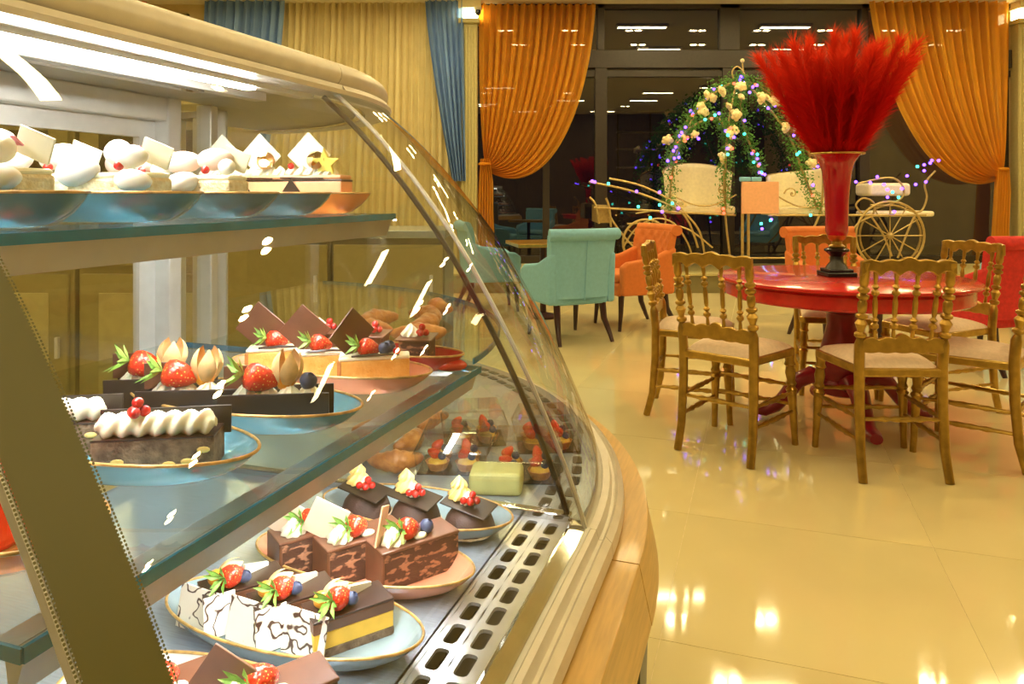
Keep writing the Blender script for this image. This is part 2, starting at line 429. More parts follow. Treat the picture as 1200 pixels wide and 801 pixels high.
drape('drape', 'steel-blue drape left of the cream sheer curtain', (240,334), (215,296), -2, 300, 9, YW-.20, M['blue_drape'])
drape('drape', 'narrow steel-blue drape tapering down beside the fluted pillar', (498,543), (530,546), -2, 212, 6, YW-.20, M['blue_drape'])
drape('drape', 'orange-red drape at the far left of the back wall', (95,172), (95,172), -2, 300, 8, YW-.15, M['red_drape'])

# ------------------------------------------------------------------ gilt chairs round the red table
def make_chair():
    t = thing('gilt_chair', 'x', 'chair', (0,0,0), 0, 'gilt spindle-back chairs round the red table')
    g = M['gold']
    ny = -.185
    def upright(s):
        prof = [(.175,-.235,0,.015),(.172,-.205,.12,.016),(.17,-.190,.30,.0175),(.17,-.188,.47,.018),(.172,-.196,.56,.018)]
        z = .575
        for zz, r in ((.585,.011),(.595,.020),(.607,.020),(.615,.011),(.625,.013),(.65,.021),(.668,.011),(.676,.020),(.686,.020),(.693,.011),(.705,.015),(.735,.016),(.748,.010),(.757,.020),(.768,.020),(.775,.010),(.785,.019),(.797,.019),(.804,.011),(.82,.016),(.85,.015),(.905,.015)):
            prof.append((.172+.002*(zz-.56), -.196-(zz-.56)*.16, zz, r))
        return MB().tube([(s*a, b, c) for a, b, c, r in prof], [r*1.2 for *_, r in prof], 10)
    for s in (-1, 1): upright(s).build('leg', g, t, smooth=True)
    for s in (-1, 1):
        pr = [(0,.013),(.05,.013),(.18,.016),(.25,.019),(.262,.024),(.275,.015),(.29,.022),(.305,.016),(.34,.021),(.37,.016),(.38,.023),(.395,.017),(.43,.021)]
        MB().tube([(s*(.185+.02*(1-z/.43)), .175+.02*(1-z/.43), z) for z, r in pr], [r*1.15 for z, r in pr], 10).build('leg', g, t, smooth=True)
    def rail(z0, z1, y, n, lo, hi, hw):
        pts = []; m = 48
        for i in range(m+1):
            u = i/m; x = -hw+2*hw*u
            pts.append((x, z1+hi*abs(math.sin(PI*n*u))+hi*1.2*math.exp(-((u-.5)/.12)**2)))
        for i in range(m, -1, -1):
            u = i/m; x = -hw+2*hw*u
            pts.append((x, z0+lo*abs(math.sin(PI*n*u))))
        return MB().prism(pts, y-.013, y+.013)
    rail(.848, .908, -.250, 5, .022, .009, .19).build('top_rail', g, t, smooth=True, bevel=.004)
    rail(.530, .580, -.200, 5, -.004, .012, .165).build('lower_rail', g, t, smooth=True, bevel=.003)
    for k in range(4):
        x = -.115+.23*k/3*1.0; x2 = x*1.12
        pr = [(0,.008),(.03,.007),(.045,.006),(.055,.0145),(.066,.0145),(.074,.006),(.086,.0145),(.097,.006),(.11,.009),(.16,.0095),(.185,.006),(.195,.014),(.206,.014),(.214,.006),(.226,.013),(.236,.006),(.27,.0085),(.30,.007)]
        MB().tube([(x+(x2-x)*z/.3, -.202-.044*z/.3, .578+z) for z, r in pr], [r*1.15 for z, r in pr], 8).build('spindle', g, t, smooth=True)
    pl = [(-.165,-.205),(.165,-.205),(.215,.17),(.19,.205),(-.19,.205),(-.215,.17)]
    MB().prism(pl, .425, .462, 'z').build('seat_frame', g, t, bevel=.008)
    c = MB(); k = .94
    def cf(u, v):
        x = (u-.5)*2; y = (v-.5)*2
        hw = .165+.05*(v if v < .9 else 1.8-v)/1.0
        h = .030*(1-abs(x)**4)*(1-abs(y)**4)+.012*(1 if max(abs(x),abs(y)) < .999 else 0)
        return (x*hw*.95, -.19+.385*v, .461+h)
    c.sheet(cf, 16, 16).build('seat_cushion', M['cushion'], t, smooth=True)
    def stretch(p, q):
        p, q = Vector(p), Vector(q); n = 15
        rs = [.0085+(.005 if i in (4,6,8,10) else 0)+(.003 if i == 7 else 0) for i in range(n)]
        return MB().tube([p.lerp(q, i/(n-1)) for i in range(n)], rs, 8)
    for z in (.16, .25):
        for s in (-1, 1): stretch((s*.172,-.20+.0,z), (s*.198,.19,z)).build('stretcher', g, t, smooth=True)
        stretch((-.198,.19,z+.03), (.198,.19,z+.03)).build('stretcher', g, t, smooth=True)
    stretch((-.172,-.195,.25), (.172,-.195,.25)).build('stretcher', g, t, smooth=True)
    return t
ch = make_chair()
def face(dx, dy): return math.atan2(-dx, dy)     # rotation that turns +Y to (dx, dy)
TC = (1.73, 3.80)
chairs = [((1.62,3.20), (.03,1), 'gilt spindle-back chair with its back to us, centre front of the red table'),
          ((1.055,3.42), (.668,.744), 'gilt spindle-back chair at the front left of the red table, turned towards it'),
          ((1.00,3.98), (.95,-.32), 'gilt spindle-back chair seen side-on, leftmost at the red table'),
          ((1.95,4.42), (-.22,-.97), 'gilt spindle-back chair behind the red table, facing us past the vase'),
          ((2.36,4.02), (-.95,-.30), 'gilt spindle-back chair at the right of the red table, before the red armchair'),
          ((2.125,3.345), (-.72,.70), 'gilt spindle-back chair cut off by the right edge of the picture')]
for i, (p, d, l) in enumerate(chairs):
    o = ch if i == 0 else copy_tree(ch)
    o.location = (p[0], p[1], 0); o.rotation_euler = (0,0,face(*d)); o['label'] = l

# red pedestal table
tb = thing('round_table', 'round red lacquered pedestal table with curved feet', 'table', (TC[0], TC[1], 0), -.09)
MB().lathe([(.0,.752),(.615,.752),(.628,.746),(.628,.735),(.615,.728),(0,.728)], 72).build('table_top', M['redlac'], tb, smooth=True)
MB().lathe([(.585,.728),(.597,.715),(.597,.66),(.587,.65),(.56,.65),(.56,.728)], 72, cap=False).build('apron', M['redlac'], tb, smooth=True)
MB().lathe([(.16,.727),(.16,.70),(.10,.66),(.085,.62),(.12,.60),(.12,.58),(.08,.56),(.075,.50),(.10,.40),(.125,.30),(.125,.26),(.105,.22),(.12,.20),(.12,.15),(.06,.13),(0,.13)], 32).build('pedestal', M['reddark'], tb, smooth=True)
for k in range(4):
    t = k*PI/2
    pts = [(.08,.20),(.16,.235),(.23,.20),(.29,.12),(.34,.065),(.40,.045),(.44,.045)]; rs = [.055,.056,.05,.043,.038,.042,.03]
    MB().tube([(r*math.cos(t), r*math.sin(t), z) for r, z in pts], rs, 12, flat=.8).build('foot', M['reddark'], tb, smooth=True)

# vase with plumes
vb = Vector((TC[0]-.02, TC[1]+.02, .752))
vs = thing('flute_vase', 'tall red glass flute vase with gilt rim on a black stand', 'vase', vb)
MB().box((0,0,.012),(.15,.15,.024)).box((0,0,.032),(.125,.125,.016)).build('plinth', M['black'], vs, bevel=.004)
MB().lathe([(.058,.04),(.05,.055),(.034,.075),(.032,.105),(.05,.125),(.062,.132),(.062,.142),(.04,.15)], 24).build('stand', M['black'], vs, smooth=True)
MB().lathe([(.036,.15),(.042,.158),(.028,.168),(.026,.182),(.042,.196),(.05,.215)], 24).build('gilt_collar', M['gold'], vs, smooth=True)
MB().lathe([(.0,.206),(.046,.208),(.056,.235),(.057,.30),(.060,.40),(.066,.48),(.074,.55),(.087,.595),(.112,.632),(.132,.643),(.128,.643),(.108,.629),(.082,.595),(.070,.55),(.061,.48),(.055,.40),(0,.39)], 40).build('flute', M['redglass'], vs, smooth=True)
MB().tube([(.133*math.cos(i*PI/20), .133*math.sin(i*PI/20), .643) for i in range(40)], .0055, 8, True).build('rim', M['gold'], vs, smooth=True)
def plume(tilt, az, L, seed):
    rnd = random.Random(seed); mb = MB()
    d0 = Vector((math.cos(az)*math.sin(tilt*.35), math.sin(az)*math.sin(tilt*.35), 1)).normalized()
    d1 = Vector((math.cos(az)*math.sin(tilt), math.sin(az)*math.sin(tilt), math.cos(tilt)))
    pts = []; p = Vector((math.cos(az)*.03*min(1,tilt*3), math.sin(az)*.03*min(1,tilt*3), -.20)); n = 16
    for i in range(n+1):
        pts.append(p.copy()); k = min(1, i/5); p = p+(d0.lerp(d1, k)).normalized()*(L+.20)/n
    mb.tube(pts, [.0035*(1-.6*i/n) for i in range(n+1)], 5)
    for s in range(1300):
        u = rnd.random()**.8; i = 3.6+u*(n-3.8); a = int(i); q = pts[a].lerp(pts[min(a+1,n)], i-a)
        ax = (pts[min(a+1,n)]-pts[a-1]).normalized()
        r = Vector((rnd.gauss(0,1), rnd.gauss(0,1), rnd.gauss(0,1))); r = (r-ax*r.dot(ax)).normalized()
        ln = rnd.uniform(.08,.17)*(1-.25*u); sp = rnd.uniform(.12,.60); dr = (ax+r*sp).normalized()
        e1 = q+dr*ln*.55; e2 = q+(dr+r*.22).normalized()*ln; sd = ax.cross(r)*rnd.uniform(.0008,.0016)
        mb.add([q-sd*.6, q+sd*.6, e1+sd, e1-sd, e2], [(0,1,2,3),(3,2,4)])
    return mb
npl = 38
for k in range(npl):
    az = k*2.39996; tilt = .57*math.sqrt((k+.3)/npl); L = .545+.06*math.cos(k*1.7)-.03*tilt
    o = plume(tilt, az, L+.08*tilt, k).build('plume', M['plume'], None, vb+Vector((0,0,.62)))
    prop(o, 'feathery scarlet plume fanning out of the tall red vase', 'plume', 'scarlet plumes in the red vase')

# ------------------------------------------------------------------ upholstered armchairs
def armchair(name, label, loc, d, mat, arms=True, tuft=False, group='velvet tub armchairs'):
    t = thing(name, label, 'armchair', (loc[0], loc[1], 0), face(*d), group)
    # facing +Y; back at -y
    def bf(inner):
        def fn(u, v):
            x = -.27+.54*u; z = .36+.50*v
            flare = .05*v*v
            y = -.25-flare-.05*(1-((u-.5)*2)**2)+(.07 if inner else 0)
            if inner and tuft:
                y += -.018*abs(math.sin(PI*4*(u*1.2+v))*math.sin(PI*4*(u*1.2-v)))+.01
            return (x*(1+.10*v), y, z)
        return fn
    mb = MB(); nu, nv = 28, 24
    fo, fi = bf(False), bf(True)
    ring = []
    mb.sheet(fo, nu, nv); mb.sheet(fi, nu, nv)
    for v in (0, 1): mb.sheet(lambda u, k, v=v: tuple(Vector(fo(u,v)).lerp(Vector(fi(u,v)), k)), nu, 1)
    for u in (0, 1): mb.sheet(lambda k, v, u=u: tuple(Vector(fo(u,v)).lerp(Vector(fi(u,v)), k)), 1, nv)
    mb.build('backrest', mat, t, smooth=True, bevel=0)
    # rolled top
    pts = [(-.31+.62*i/14, -.285-.05*(1-((i/14-.5)*2)**2), .865) for i in range(15)]
    MB().tube(pts, [.048]*15, 14).build('back_roll', mat, t, smooth=True)
    MB().bx(-.25,.25,-.26,.27,.30,.42).build('seat_base', mat, t, bevel=.03, seg=3)
    MB().bx(-.24,.24,-.22,.28,.42,.50).build('seat_cushion', mat, t, bevel=.035, seg=3)
    for s in (-1, 1):
        a = MB(); 
        pl = [(-.27,.31),(.25,.31),(.26,.56),(.20,.60),(-.05,.63),(-.22,.70),(-.29,.72)]
        a.prism(pl, s*.235, s*.305, 'x'); a.build('arm', mat, t, bevel=.025, seg=3)
    MB().tube([(0,-.302,.34),(0,-.325,.6),(0,-.352,.84)], .004, 6).build('seam', mat, t)
    for sx in (-1, 1):
        MB().tube([(sx*.22,.22,.32),(sx*.22,.225,.16),(sx*.225,.24,0)], [.028,.022,.014], 8).build('leg', M['darkwood'], t, smooth=True)
        MB().tube([(sx*.21,-.22,.32),(sx*.215,-.24,.18),(sx*.235,-.30,.06),(sx*.24,-.33,0)], [.03,.026,.019,.015], 8).build('leg', M['darkwood'], t, smooth=True)
    return t
armchair('armchair', 'teal velvet armchair with rolled back, seen from behind beside the orange one', (.45,6.02), (-.42,.9), M['teal'])
armchair('armchair', 'orange button-tufted armchair next to the teal one', (1.07,6.55), (-.93,-.36), M['orange'], tuft=True)
armchair('armchair', 'teal armchair half hidden behind the curved glass case', (-.22,7.5), (.98,.2), M['teal'])
armchair('armchair', 'amber-orange armchair behind the gilt chair at the back of the red table', (2.62,5.85), (.1,-1), M['orange'])
armchair('armchair', 'red velvet armchair behind the right side of the red table', (3.30,5.05), (-.3,.95), M['redvel'])
armchair('armchair', 'teal armchair at the far right by the orange curtain tail', (4.62,6.5), (-.5,.85), M['teal'])
ct = thing('cafe_table', 'small gilt-edged square table among the teal armchairs', 'table', (.30,7.0,0), .2)
MB().box((0,0,.71),(.62,.62,.035)).build('table_top', M['gold'], ct, bevel=.006); MB().lathe([(.16,0),(.16,.02),(.03,.05),(.03,.69)],20).build('pedestal', M['darkwood'], ct, smooth=True)

# ------------------------------------------------------------------ gilt carriage with a rose arch on the stage
YC = 9.25
cg = thing('wedding_carriage', 'gilt metal fairytale carriage with cream seats and a rose-covered arch', 'carriage', (P(870,0,YC).x, YC, .235))
cb = cg.location.copy()
def Q(x, y, dy=0.0): q = P(x, y, YC+dy); return (q.x-cb.x, q.y-cb.y, q.z-cb.z)
def wire(name, pts, r=.014, dy=0.0, n=24, mat='goldwire'):
    # smooth Catmull-Rom through the picked points
    p = [Vector(Q(x, y, dy if len(q) < 1 else q[0])) for x, y, *q in pts]
    out = []
    for i in range(len(p)-1):
        p0, p1, p2, p3 = p[max(i-1,0)], p[i], p[i+1], p[min(i+2,len(p)-1)]
        for k in range(8):
            t = k/8
            out.append(.5*((2*p1)+(-p0+p2)*t+(2*p0-5*p1+4*p2-p3)*t*t+(-p0+3*p1-3*p2+p3)*t**3))
    out.append(p[-1])
    return MB().tube(out, r, 6).build(name, M[mat], cg, smooth=True)
def wheel(cx, cy, rpx, dy, spokes=10):
    c = Vector(Q(cx, cy, dy)); r = rpx/F*(YC+dy)
    r = min(r, c.z-.0+0.0) if c.z-r < .0 else r
    mb = MB().tube([c+Vector((r*math.cos(i*PI/18), 0, r*math.sin(i*PI/18))) for i in range(36)], .016, 6, True)
    o = mb.build('wheel', M['goldwire'], cg, smooth=True)
    for k in range(spokes):
        t = 2*PI*k/spokes
        MB().tube([c, c+Vector((r*math.cos(t), 0, r*math.sin(t)))], .008, 5).build('spoke', M['goldwire'], o)
    MB().ball(c, (.04,.05,.04), 10, 6).build('hub', M['goldwire'], o, smooth=True)
for dy in (-.35, .35):
    wheel(757, 284, 27, dy); wheel(1043, 276, 40, dy, 12)
    wire('shaft', [(690,213),(730,221),(765,232),(795,246),(808,262),(818,290)], .014, dy)
    wire('shaft', [(714,209),(750,217),(785,234),(805,252),(820,272),(826,300)], .014, dy)
    wire('spring', [(730,290),(745,268),(768,256),(790,262),(806,285),(812,306)], .012, dy)
    wire('spring', [(735,262),(770,262),(805,268),(835,290)], .012, dy)
    wire('spring', [(745,250),(770,247),(780,256),(776,280),(790,300)], .011, dy)
    wire('scroll', [(1010,250),(1003,240),(1012,232),(1024,238),(1022,252),(1005,262),(990,285),(975,300)], .012, dy)
    wire('scroll', [(1005,215),(1040,208),(1056,215),(1058,230),(1040,240),(1020,240)], .012, dy)
    wire('scroll', [(1060,245),(1078,248),(1086,232),(1084,215),(1096,200)], .012, dy)
    wire('scroll', [(1020,252),(1035,275),(1045,300)], .013, dy); wire('scroll', [(1072,252),(1062,275),(1052,302)], .013, dy)
    wire('frame_rail', [(696,243),(770,247),(862,252)], .014, dy)
    wire('frame_rail', [(900,252),(980,252),(1085,252)], .014, dy)
    wire('frame_rail', [(712,236),(720,262),(760,300),(830,302),(930,302),(1010,300)], .013, dy)
    wire('frame_leg', [(848,200),(850,252),(856,306)], .014, dy)
    wire('frame_leg', [(965,198),(960,252),(930,306)], .014, dy)
for x in (722, 760, 850, 930, 1040, 1080):
    MB().tube([Q(x,252,-.35), Q(x,252,.35)], .012, 6).build('cross_bar', M['goldwire'], cg)
# decorative footboard panel
q = Vector(Q(704, 250, 0)); MB().box(q, (.16,.62,.22)).build('footboard', M['goldwire'], cg, bevel=.01)
wire('footboard_post', [(691,231),(698,240),(702,262)], .014, -.35); wire('footboard_post', [(710,232),(714,243),(716,266)], .014, -.35)
def seat(x0, x1, ytop, ybot, flip):
    # tub seat: curved upholstered shell and bench
    c = Vector(Q((x0+x1)/2, ybot, 0)); hw = (x1-x0)/2/F*YC; h = (ybot-ytop)/F*YC
    st = bpy.data.objects.new('seat', None); COL.objects.link(st); st.parent = cg; st.location = c
    MB().box((0,0,.05),(2*hw,.66,.10)).build('bench', M['ivory'], st, bevel=.03, seg=3)
    def shell(u, v):
        a = PI*(.02+.96*u)
        rr = 1+.10*v
        x = -math.cos(a)*hw*rr; y = .02+math.sin(a)*.34*rr
        top = h*(.78+.22*math.sin(a)) if flip == 0 else h*(.80+.20*u)
        return (x, y-.10, .08+(top-.08)*v)
    mb = MB().sheet(shell, 36, 10)
    o = mb.build('back_shell', M['ivory'], st, smooth=True)
    m = o.modifiers.new('solid', 'SOLIDIFY'); m.thickness = .05; m.offset = -1
    for k in range(9):
        u = (k+.5)/9
        MB().tube([Vector(shell(u, v/6))+Vector((0,-.012,0)) for v in range(7)], .006, 5).build('fluting', M['ivory'], st)
    MB().tube([Vector(shell(i/36, 1)) for i in range(37)], .014, 6).build('gilt_edge', M['goldwire'], st, smooth=True)
    sgn = 1 if flip == 0 else -1
    MB().tube([(sgn*(hw*.55+.10*math.exp(-t*.16)*math.cos(t*.55)), -.36, h*.45+.10*math.exp(-t*.16)*math.sin(t*.55)) for t in range(28)], .009, 5).build('scroll', M['goldwire'], st, smooth=True)
    MB().tube([(-hw+2*hw*i/12, -.345, .24-.14*math.sin(PI*i/12)) for i in range(13)], .010, 5).build('scroll', M['goldwire'], st, smooth=True)
seat(780, 853, 191, 250, 0)
seat(900, 968, 196, 252, 1)
MB().box(Q(1034,222,0), (.52,.40,.16)).build('coach_box', M['ivory'], cg, bevel=.04, seg=3)
MB().box(Q(1048,250,0), (.80,.42,.07)).build('coach_bench', M['ivory'], cg, bevel=.03, seg=3)
# arch hoops
def hoop(x0, x1, yb, yt, dy, n=28):
    pts = []
    for i in range(n+1):
        t = PI*i/n; x = (x0+x1)/2-(x1-x0)/2*math.cos(t); y = yb-(yb-yt)*math.sin(t)**.8
        pts.append(Vector(Q(x, y, dy)))
    return pts
hoops = [hoop(784, 850, 244, 98, -.30), hoop(784, 960, 246, 100, .30), hoop(858, 962, 246, 98, -.30), hoop(790, 950, 190, 92, 0)]
hp2 = [[Vector(Q(x, y, dy)) for x, y, dy in ((784,244,-.3),(790,190,-.3),(806,150,-.25),(830,115,-.15),(868,95,0),(905,112,.15),(935,145,.25),(950,190,.3),(955,246,.3))],
       [Vector(Q(x, y, dy)) for x, y, dy in ((850,244,-.32),(850,200,-.32),(852,160,-.28),(858,120,-.15),(868,95,0),(895,120,-.15),(925,160,-.28),(940,200,-.32),(958,244,-.32))],
       [Vector(Q(x, y, dy)) for x, y, dy in ((782,240,.3),(784,195,.3),(800,150,.25),(835,108,.1),(868,95,0))],
       [Vector(Q(x, y, dy)) for x, y, dy in ((785,188,-.3),(806,152,-.28),(840,138,-.30),(852,160,-.28))],
       [Vector(Q(x, y, dy)) for x, y, dy in ((868,95,0),(868,120,-.05),(872,150,-.1),(884,182,-.1),(890,200,-.1))]]
rnd = random.Random(3); vine = []
for hp in hp2:
    out = []
    for i in range(len(hp)-1):
        p0, p1, p2, p3 = hp[max(i-1,0)], hp[i], hp[i+1], hp[min(i+2,len(hp)-1)]
        for k in range(8):
            t = k/8; out.append(.5*((2*p1)+(-p0+p2)*t+(2*p0-5*p1+4*p2-p3)*t*t+(-p0+3*p1-3*p2+p3)*t**3))
    out.append(hp[-1]); vine.append(out)
    MB().tube(out, .014, 6).build('arch_hoop', M['goldwire'], cg, smooth=True)
wire('finial', [(862,100),(858,85),(864,78),(872,86),(872,96),(870,74)], .010)
MB().ball(Q(870,71), .028, 8, 6).build('finial_ball', M['rose'], cg, smooth=True)
lf = MB()
for out in vine:
    for s in range(int(len(out)*34)):
        q = rnd.choice(out)+Vector((rnd.gauss(0,.05), rnd.gauss(0,.05), rnd.gauss(0,.05)))
        a = Vector((rnd.gauss(0,1), rnd.gauss(0,1), rnd.gauss(0,1))).normalized(); b = a.orthogonal().normalized()
        L = rnd.uniform(.025,.05); c = a.cross(b)*.006
        lf.add([q, q+a*L*.5+b*L*.32+c, q+a*L, q+a*L*.5-b*L*.32+c], [(0,1,2,3)])
o = lf.build('foliage', M['leaf'], cg); o['kind'] = 'stuff'
rose_me = MB()
rose_me.ball((0,0,0), (.045,.045,.038), 10, 7)
for k in range(9):
    t = k*2.4; rr = .022+.0035*k
    rose_me.ball((rr*math.cos(t), rr*math.sin(t), .012-.003*k), (.026,.026,.020), 8, 5)
rose_me = rose_me.mesh('rose', M['rose'], 60)
for (x, y) in ((800,240),(781,165),(801,160),(813,158),(826,128),(822,123),(829,111),(845,106),(836,113),(868,102),(869,112),(871,100),(898,112),(908,118),(921,117),(929,135),(923,150),(940,132),(935,148),(950,167),(952,190),(856,125),(862,135),(860,150),(857,155),(855,171),(847,184),(846,187),(893,113)):
    ob('rose', rose_me, cg, Q(x+rnd.uniform(-2,2), y+rnd.uniform(-2,2), rnd.uniform(-.38,-.28)), (rnd.uniform(0,2),rnd.uniform(0,2),0), [rnd.uniform(.8,1.25)]*3)
bulb = {k: MB().ball((0,0,0), .019, 8, 5).mesh('bulb', M['l_'+k]) for k in ('purple','teal','red')}
bl = []
for out in vine:
    for s in range(17): bl.append(rnd.choice(out)+Vector((rnd.gauss(0,.045), -.07+rnd.gauss(0,.03), rnd.gauss(0,.045))))
for x, y in ((694,212),(697,213),(713,215),(746,224),(748,242),(762,255),(773,240),(776,248),(773,225),(788,238),(795,244),(1003,213),(1020,214),(1028,207),(1036,216),(1040,222),(1046,225),(1057,221),(1063,206),(1075,195),(1083,193),(1083,200),(1090,191),(1092,188),(1100,188),(1085,213),(1073,216),(1040,231),(1053,231),(1048,248),(892,262),(903,258),(893,268),(904,257),(950,252)):
    bl.append(Vector(Q(x, y, -.37)))
for i, q in enumerate(bl):
    ob('bulb', bulb[rnd.choice(('purple','purple','purple','teal','red') if i < 80 else ('purple','teal','purple'))], cg, q)
# salmon board on two legs standing before the carriage
sb = thing('notice_stand', 'plain salmon-coloured board on two gilt legs before the carriage', 'stand', (P(886,0,8.74).x, 8.74, .235))
q0, q1 = P(866,213,8.85), P(908,250,8.85); bz = sb.location
MB().bx(q0.x-bz.x, q1.x-bz.x, -.03, .03, q1.z-bz.z, q0.z-bz.z).build('board', M['pink'], sb, bevel=.006)
for x in (870, 877): xx = P(x,0,8.74).x-bz.x; MB().tube([(xx,0,0),(xx,0,q1.z-bz.z)], .018, 8).build('leg', M['goldwire'], sb)
ft_ = MB().box((0,0,.008),(.40,.22,.016)).build('foot', M['goldwire'], sb, bevel=.004)
for k, x in enumerate((873, 886)):
    q = P(x, 208, 8.74)
    o = MB().box((0,0,.03),(.13,.05,.055)).build('tissue_packet', M['teal'], None, (q.x, q.y, q0.z), (0,0,.2*k), bevel=.012)
    prop(o, 'small teal bundle on top of the salmon board, %s one' % ('left' if k == 0 else 'right'), 'bundle', 'bundles on the board')

# panelled staff cabinets behind the pastry case
for k in range(4):
    x = -3.9+.72*k
    cbn = thing('panel_cabinet', 'yellow panelled staff cabinet behind the pastry case, %s of four' % ['leftmost','second from left','third from left','rightmost'][k], 'cabinet', (x, 3.75, 0), 0, 'staff cabinets')
    MB().bx(-.35,.35,-.25,.25,0,1.62).build('body', M['cab'], cbn, bevel=.006)
    for s in (0, 1):
        d = MB().bx(-.33,.33,-.275,-.25,.06+.78*s,.80+.78*s).build('door', M['cab'], cbn, bevel=.005)
        MB().bx(-.24,.24,-.279,-.272,.15+.78*s,.71+.78*s).build('door_panel', M['cabdark'] if s else M['pillar'], d, bevel=.004)
        MB().box((.29,-.29,.45+.7*s),(.015,.02,.10)).build('handle', M['alu_w'], d)

for k in range(2):
    sc_ = thing('service_counter', 'dark olive service counter behind the pastry case, %s unit' % ('left','right')[k], 'counter', (-1.10+.53*k, 3.6, 0), 0, 'service counter units')
    MB().bx(-.26,.26,-.25,.25,0,.98).build('body', M['plinth'], sc_, bevel=.004)
    MB().bx(-.263,.263,-.27,.26,.98,1.015).build('worktop', M['steel'], sc_, bevel=.004)
    d = MB().bx(-.25,.25,-.268,-.25,.10,.95).build('door', M['cab'], sc_, bevel=.004)
    MB().box((.20,-.28,.75),(.014,.02,.12)).build('handle', M['alu_w'], d)

# ------------------------------------------------------------------ the curved pastry case
A0, A1 = .283, 1.045                       # near and far end of the straight unit
BA = -1.27                                 # axis of the corner unit (at a = A1)
prof = [(-.665,1.352),(-.60,1.295),(-.54,1.232),(-.487,1.168),(-.437,1.10),(-.391,1.025),(-.349,.95),(-.312,.876),(-.281,.806),(-.254,.738),(-.233,.672)]
def prof_at(t):
    x = t*(len(prof)-1); i = min(int(x), len(prof)-2); k = x-i
    p0, p1, p2, p3 = prof[max(i-1,0)], prof[i], prof[i+1], prof[min(i+2,len(prof)-1)]
    return tuple(.5*((2*p1[j])+(-p0[j]+p2[j])*k+(2*p0[j]-5*p1[j]+4*p2[j]-p3[j])*k*k+(-p0[j]+3*p1[j]-3*p2[j]+p3[j])*k**3) for j in (0,1))
CB = Vector((-.53, .65, 0))
def casething(name, label, base):
    t = thing(name, label, 'display case', W(base.x, base.y, 0), -TH)
    return t
dc = casething('display_case', 'curved-glass pastry display case with champagne rails and beech ledge', CB)
OFF = -CB
def dp(name, mb, mat, parent=None, **k):
    return mb.build(name, mat, parent or dc, OFF if parent is None else (0,0,0), **k)
BB = -1.0                                   # back plane
# base and ledge
dp('plinth', MB().bx(BB-.05, -.205, A0+.01, A1, 0, .57), M['plinth'])
dp('kick_board', MB().bx(-.207, -.197, A0+.01, A1, .0, .10), M['black'])
dp('wood_ledge', MB().prism([(-.26,.65),(-.163,.65),(-.145,.565),(-.26,.565)], A0-.005, A1-.001, 'y'), M['wood'], bevel=.002)
# rim that carries the glass: three extruded lips
rimp = [(-.262,.655),(-.262,.690),(-.252,.694),(-.246,.682),(-.240,.682),(-.238,.690),(-.226,.690),(-.222,.676),(-.217,.676),(-.212,.682),(-.203,.674),(-.201,.655)]
dp('base_rim', MB().prism(rimp, A0, A1-.001, 'y'), M['alu'], smooth=True)
dp('gasket', MB().bx(-.2405,-.2345, A0, A1, .678, .692), M['alu_w'])
# deck, grille, front sheet
dp('deck', MB().bx(BB, -.335, A0+.006, A1-.006, .69, .70), M['steel'])
dp('deck_channel', MB().bx(-.338, -.262, A0+.006, A1-.006, .655, .66).bx(-.339,-.336,A0+.006,A1-.006,.655,.70), M['darkvoid'])
def rrect(cx, cy, hx, hy, r):
    pts = []
    for (sx, sy, t0) in ((1,1,0),(-1,1,PI/2),(-1,-1,PI),(1,-1,3*PI/2)):
        for k in range(4):
            t = t0+k*PI/6
            pts.append((cx+sx*(hx-r)+r*math.cos(t), cy+sy*(hy-r)+r*math.sin(t)))
    return pts
g = MB(); pitch = .0455; nrow = int((A1-A0-.03)/pitch); gz = .7005
a_s = A0+.015
for r in range(nrow):
    for cbx in (-.3155, -.2835):
        cy = a_s+pitch*(r+.5); inn = rrect(cbx, cy, .0080, .0180, .0055)
        hx, hy = .016, pitch/2; outp = []
        for (x, y) in inn:
            dx, dy = x-cbx, y-cy; k = min(hx/max(abs(dx),1e-9), hy/max(abs(dy),1e-9)); outp.append((cbx+dx*k, cy+dy*k))
        corners = {3:(1,1),7:(-1,1),11:(-1,-1),15:(1,-1)}
        n = len(inn); vv = [(x,y,gz) for x,y in inn]+[(x,y,gz) for x,y in outp]+[(x,y,gz-.004) for x,y in inn]
        ff = [(i, (i+1)%n, (i+1)%n+n, i+n) for i in range(n)]+[(i+2*n, (i+1)%n+2*n, (i+1)%n, i) for i in range(n)]
        g.add(vv, ff)
        for (sx, sy) in ((1,1),(-1,1),(-1,-1),(1,-1)):      # fill the cell corners
            cand = [i for i in range(n)]
            cr = Vector((cbx+sx*hx, cy+sy*hy))
            i0 = max(range(n), key=lambda i: (outp[i][0]-cbx)*sx/hx+(outp[i][1]-cy)*sy/hy)
            for j in ((i0+1)%n, (i0-1)%n):
                g.add([(cr.x,cr.y,gz),(outp[i0][0],outp[i0][1],gz),(outp[j][0],outp[j][1],gz)], [(0,1,2)])
g.bx(-.336,-.3315,A0+.006,A1-.006,gz-.003,gz).bx(-.2675,-.262,A0+.006,A1-.006,gz-.003,gz+.002).bx(-.332,-.267,A0+.006,a_s,gz-.003,gz).bx(-.332,-.267,a_s+pitch*nrow,A1-.006,gz-.003,gz)
dp('air_grille', g, M['grille'])
dp('front_sheet', MB().prism([(-.263,.702),(-.258,.7025),(-.240,.690),(-.240,.686),(-.263,.698)], A0+.003, A1-.004, 'y'), M['mirror'])
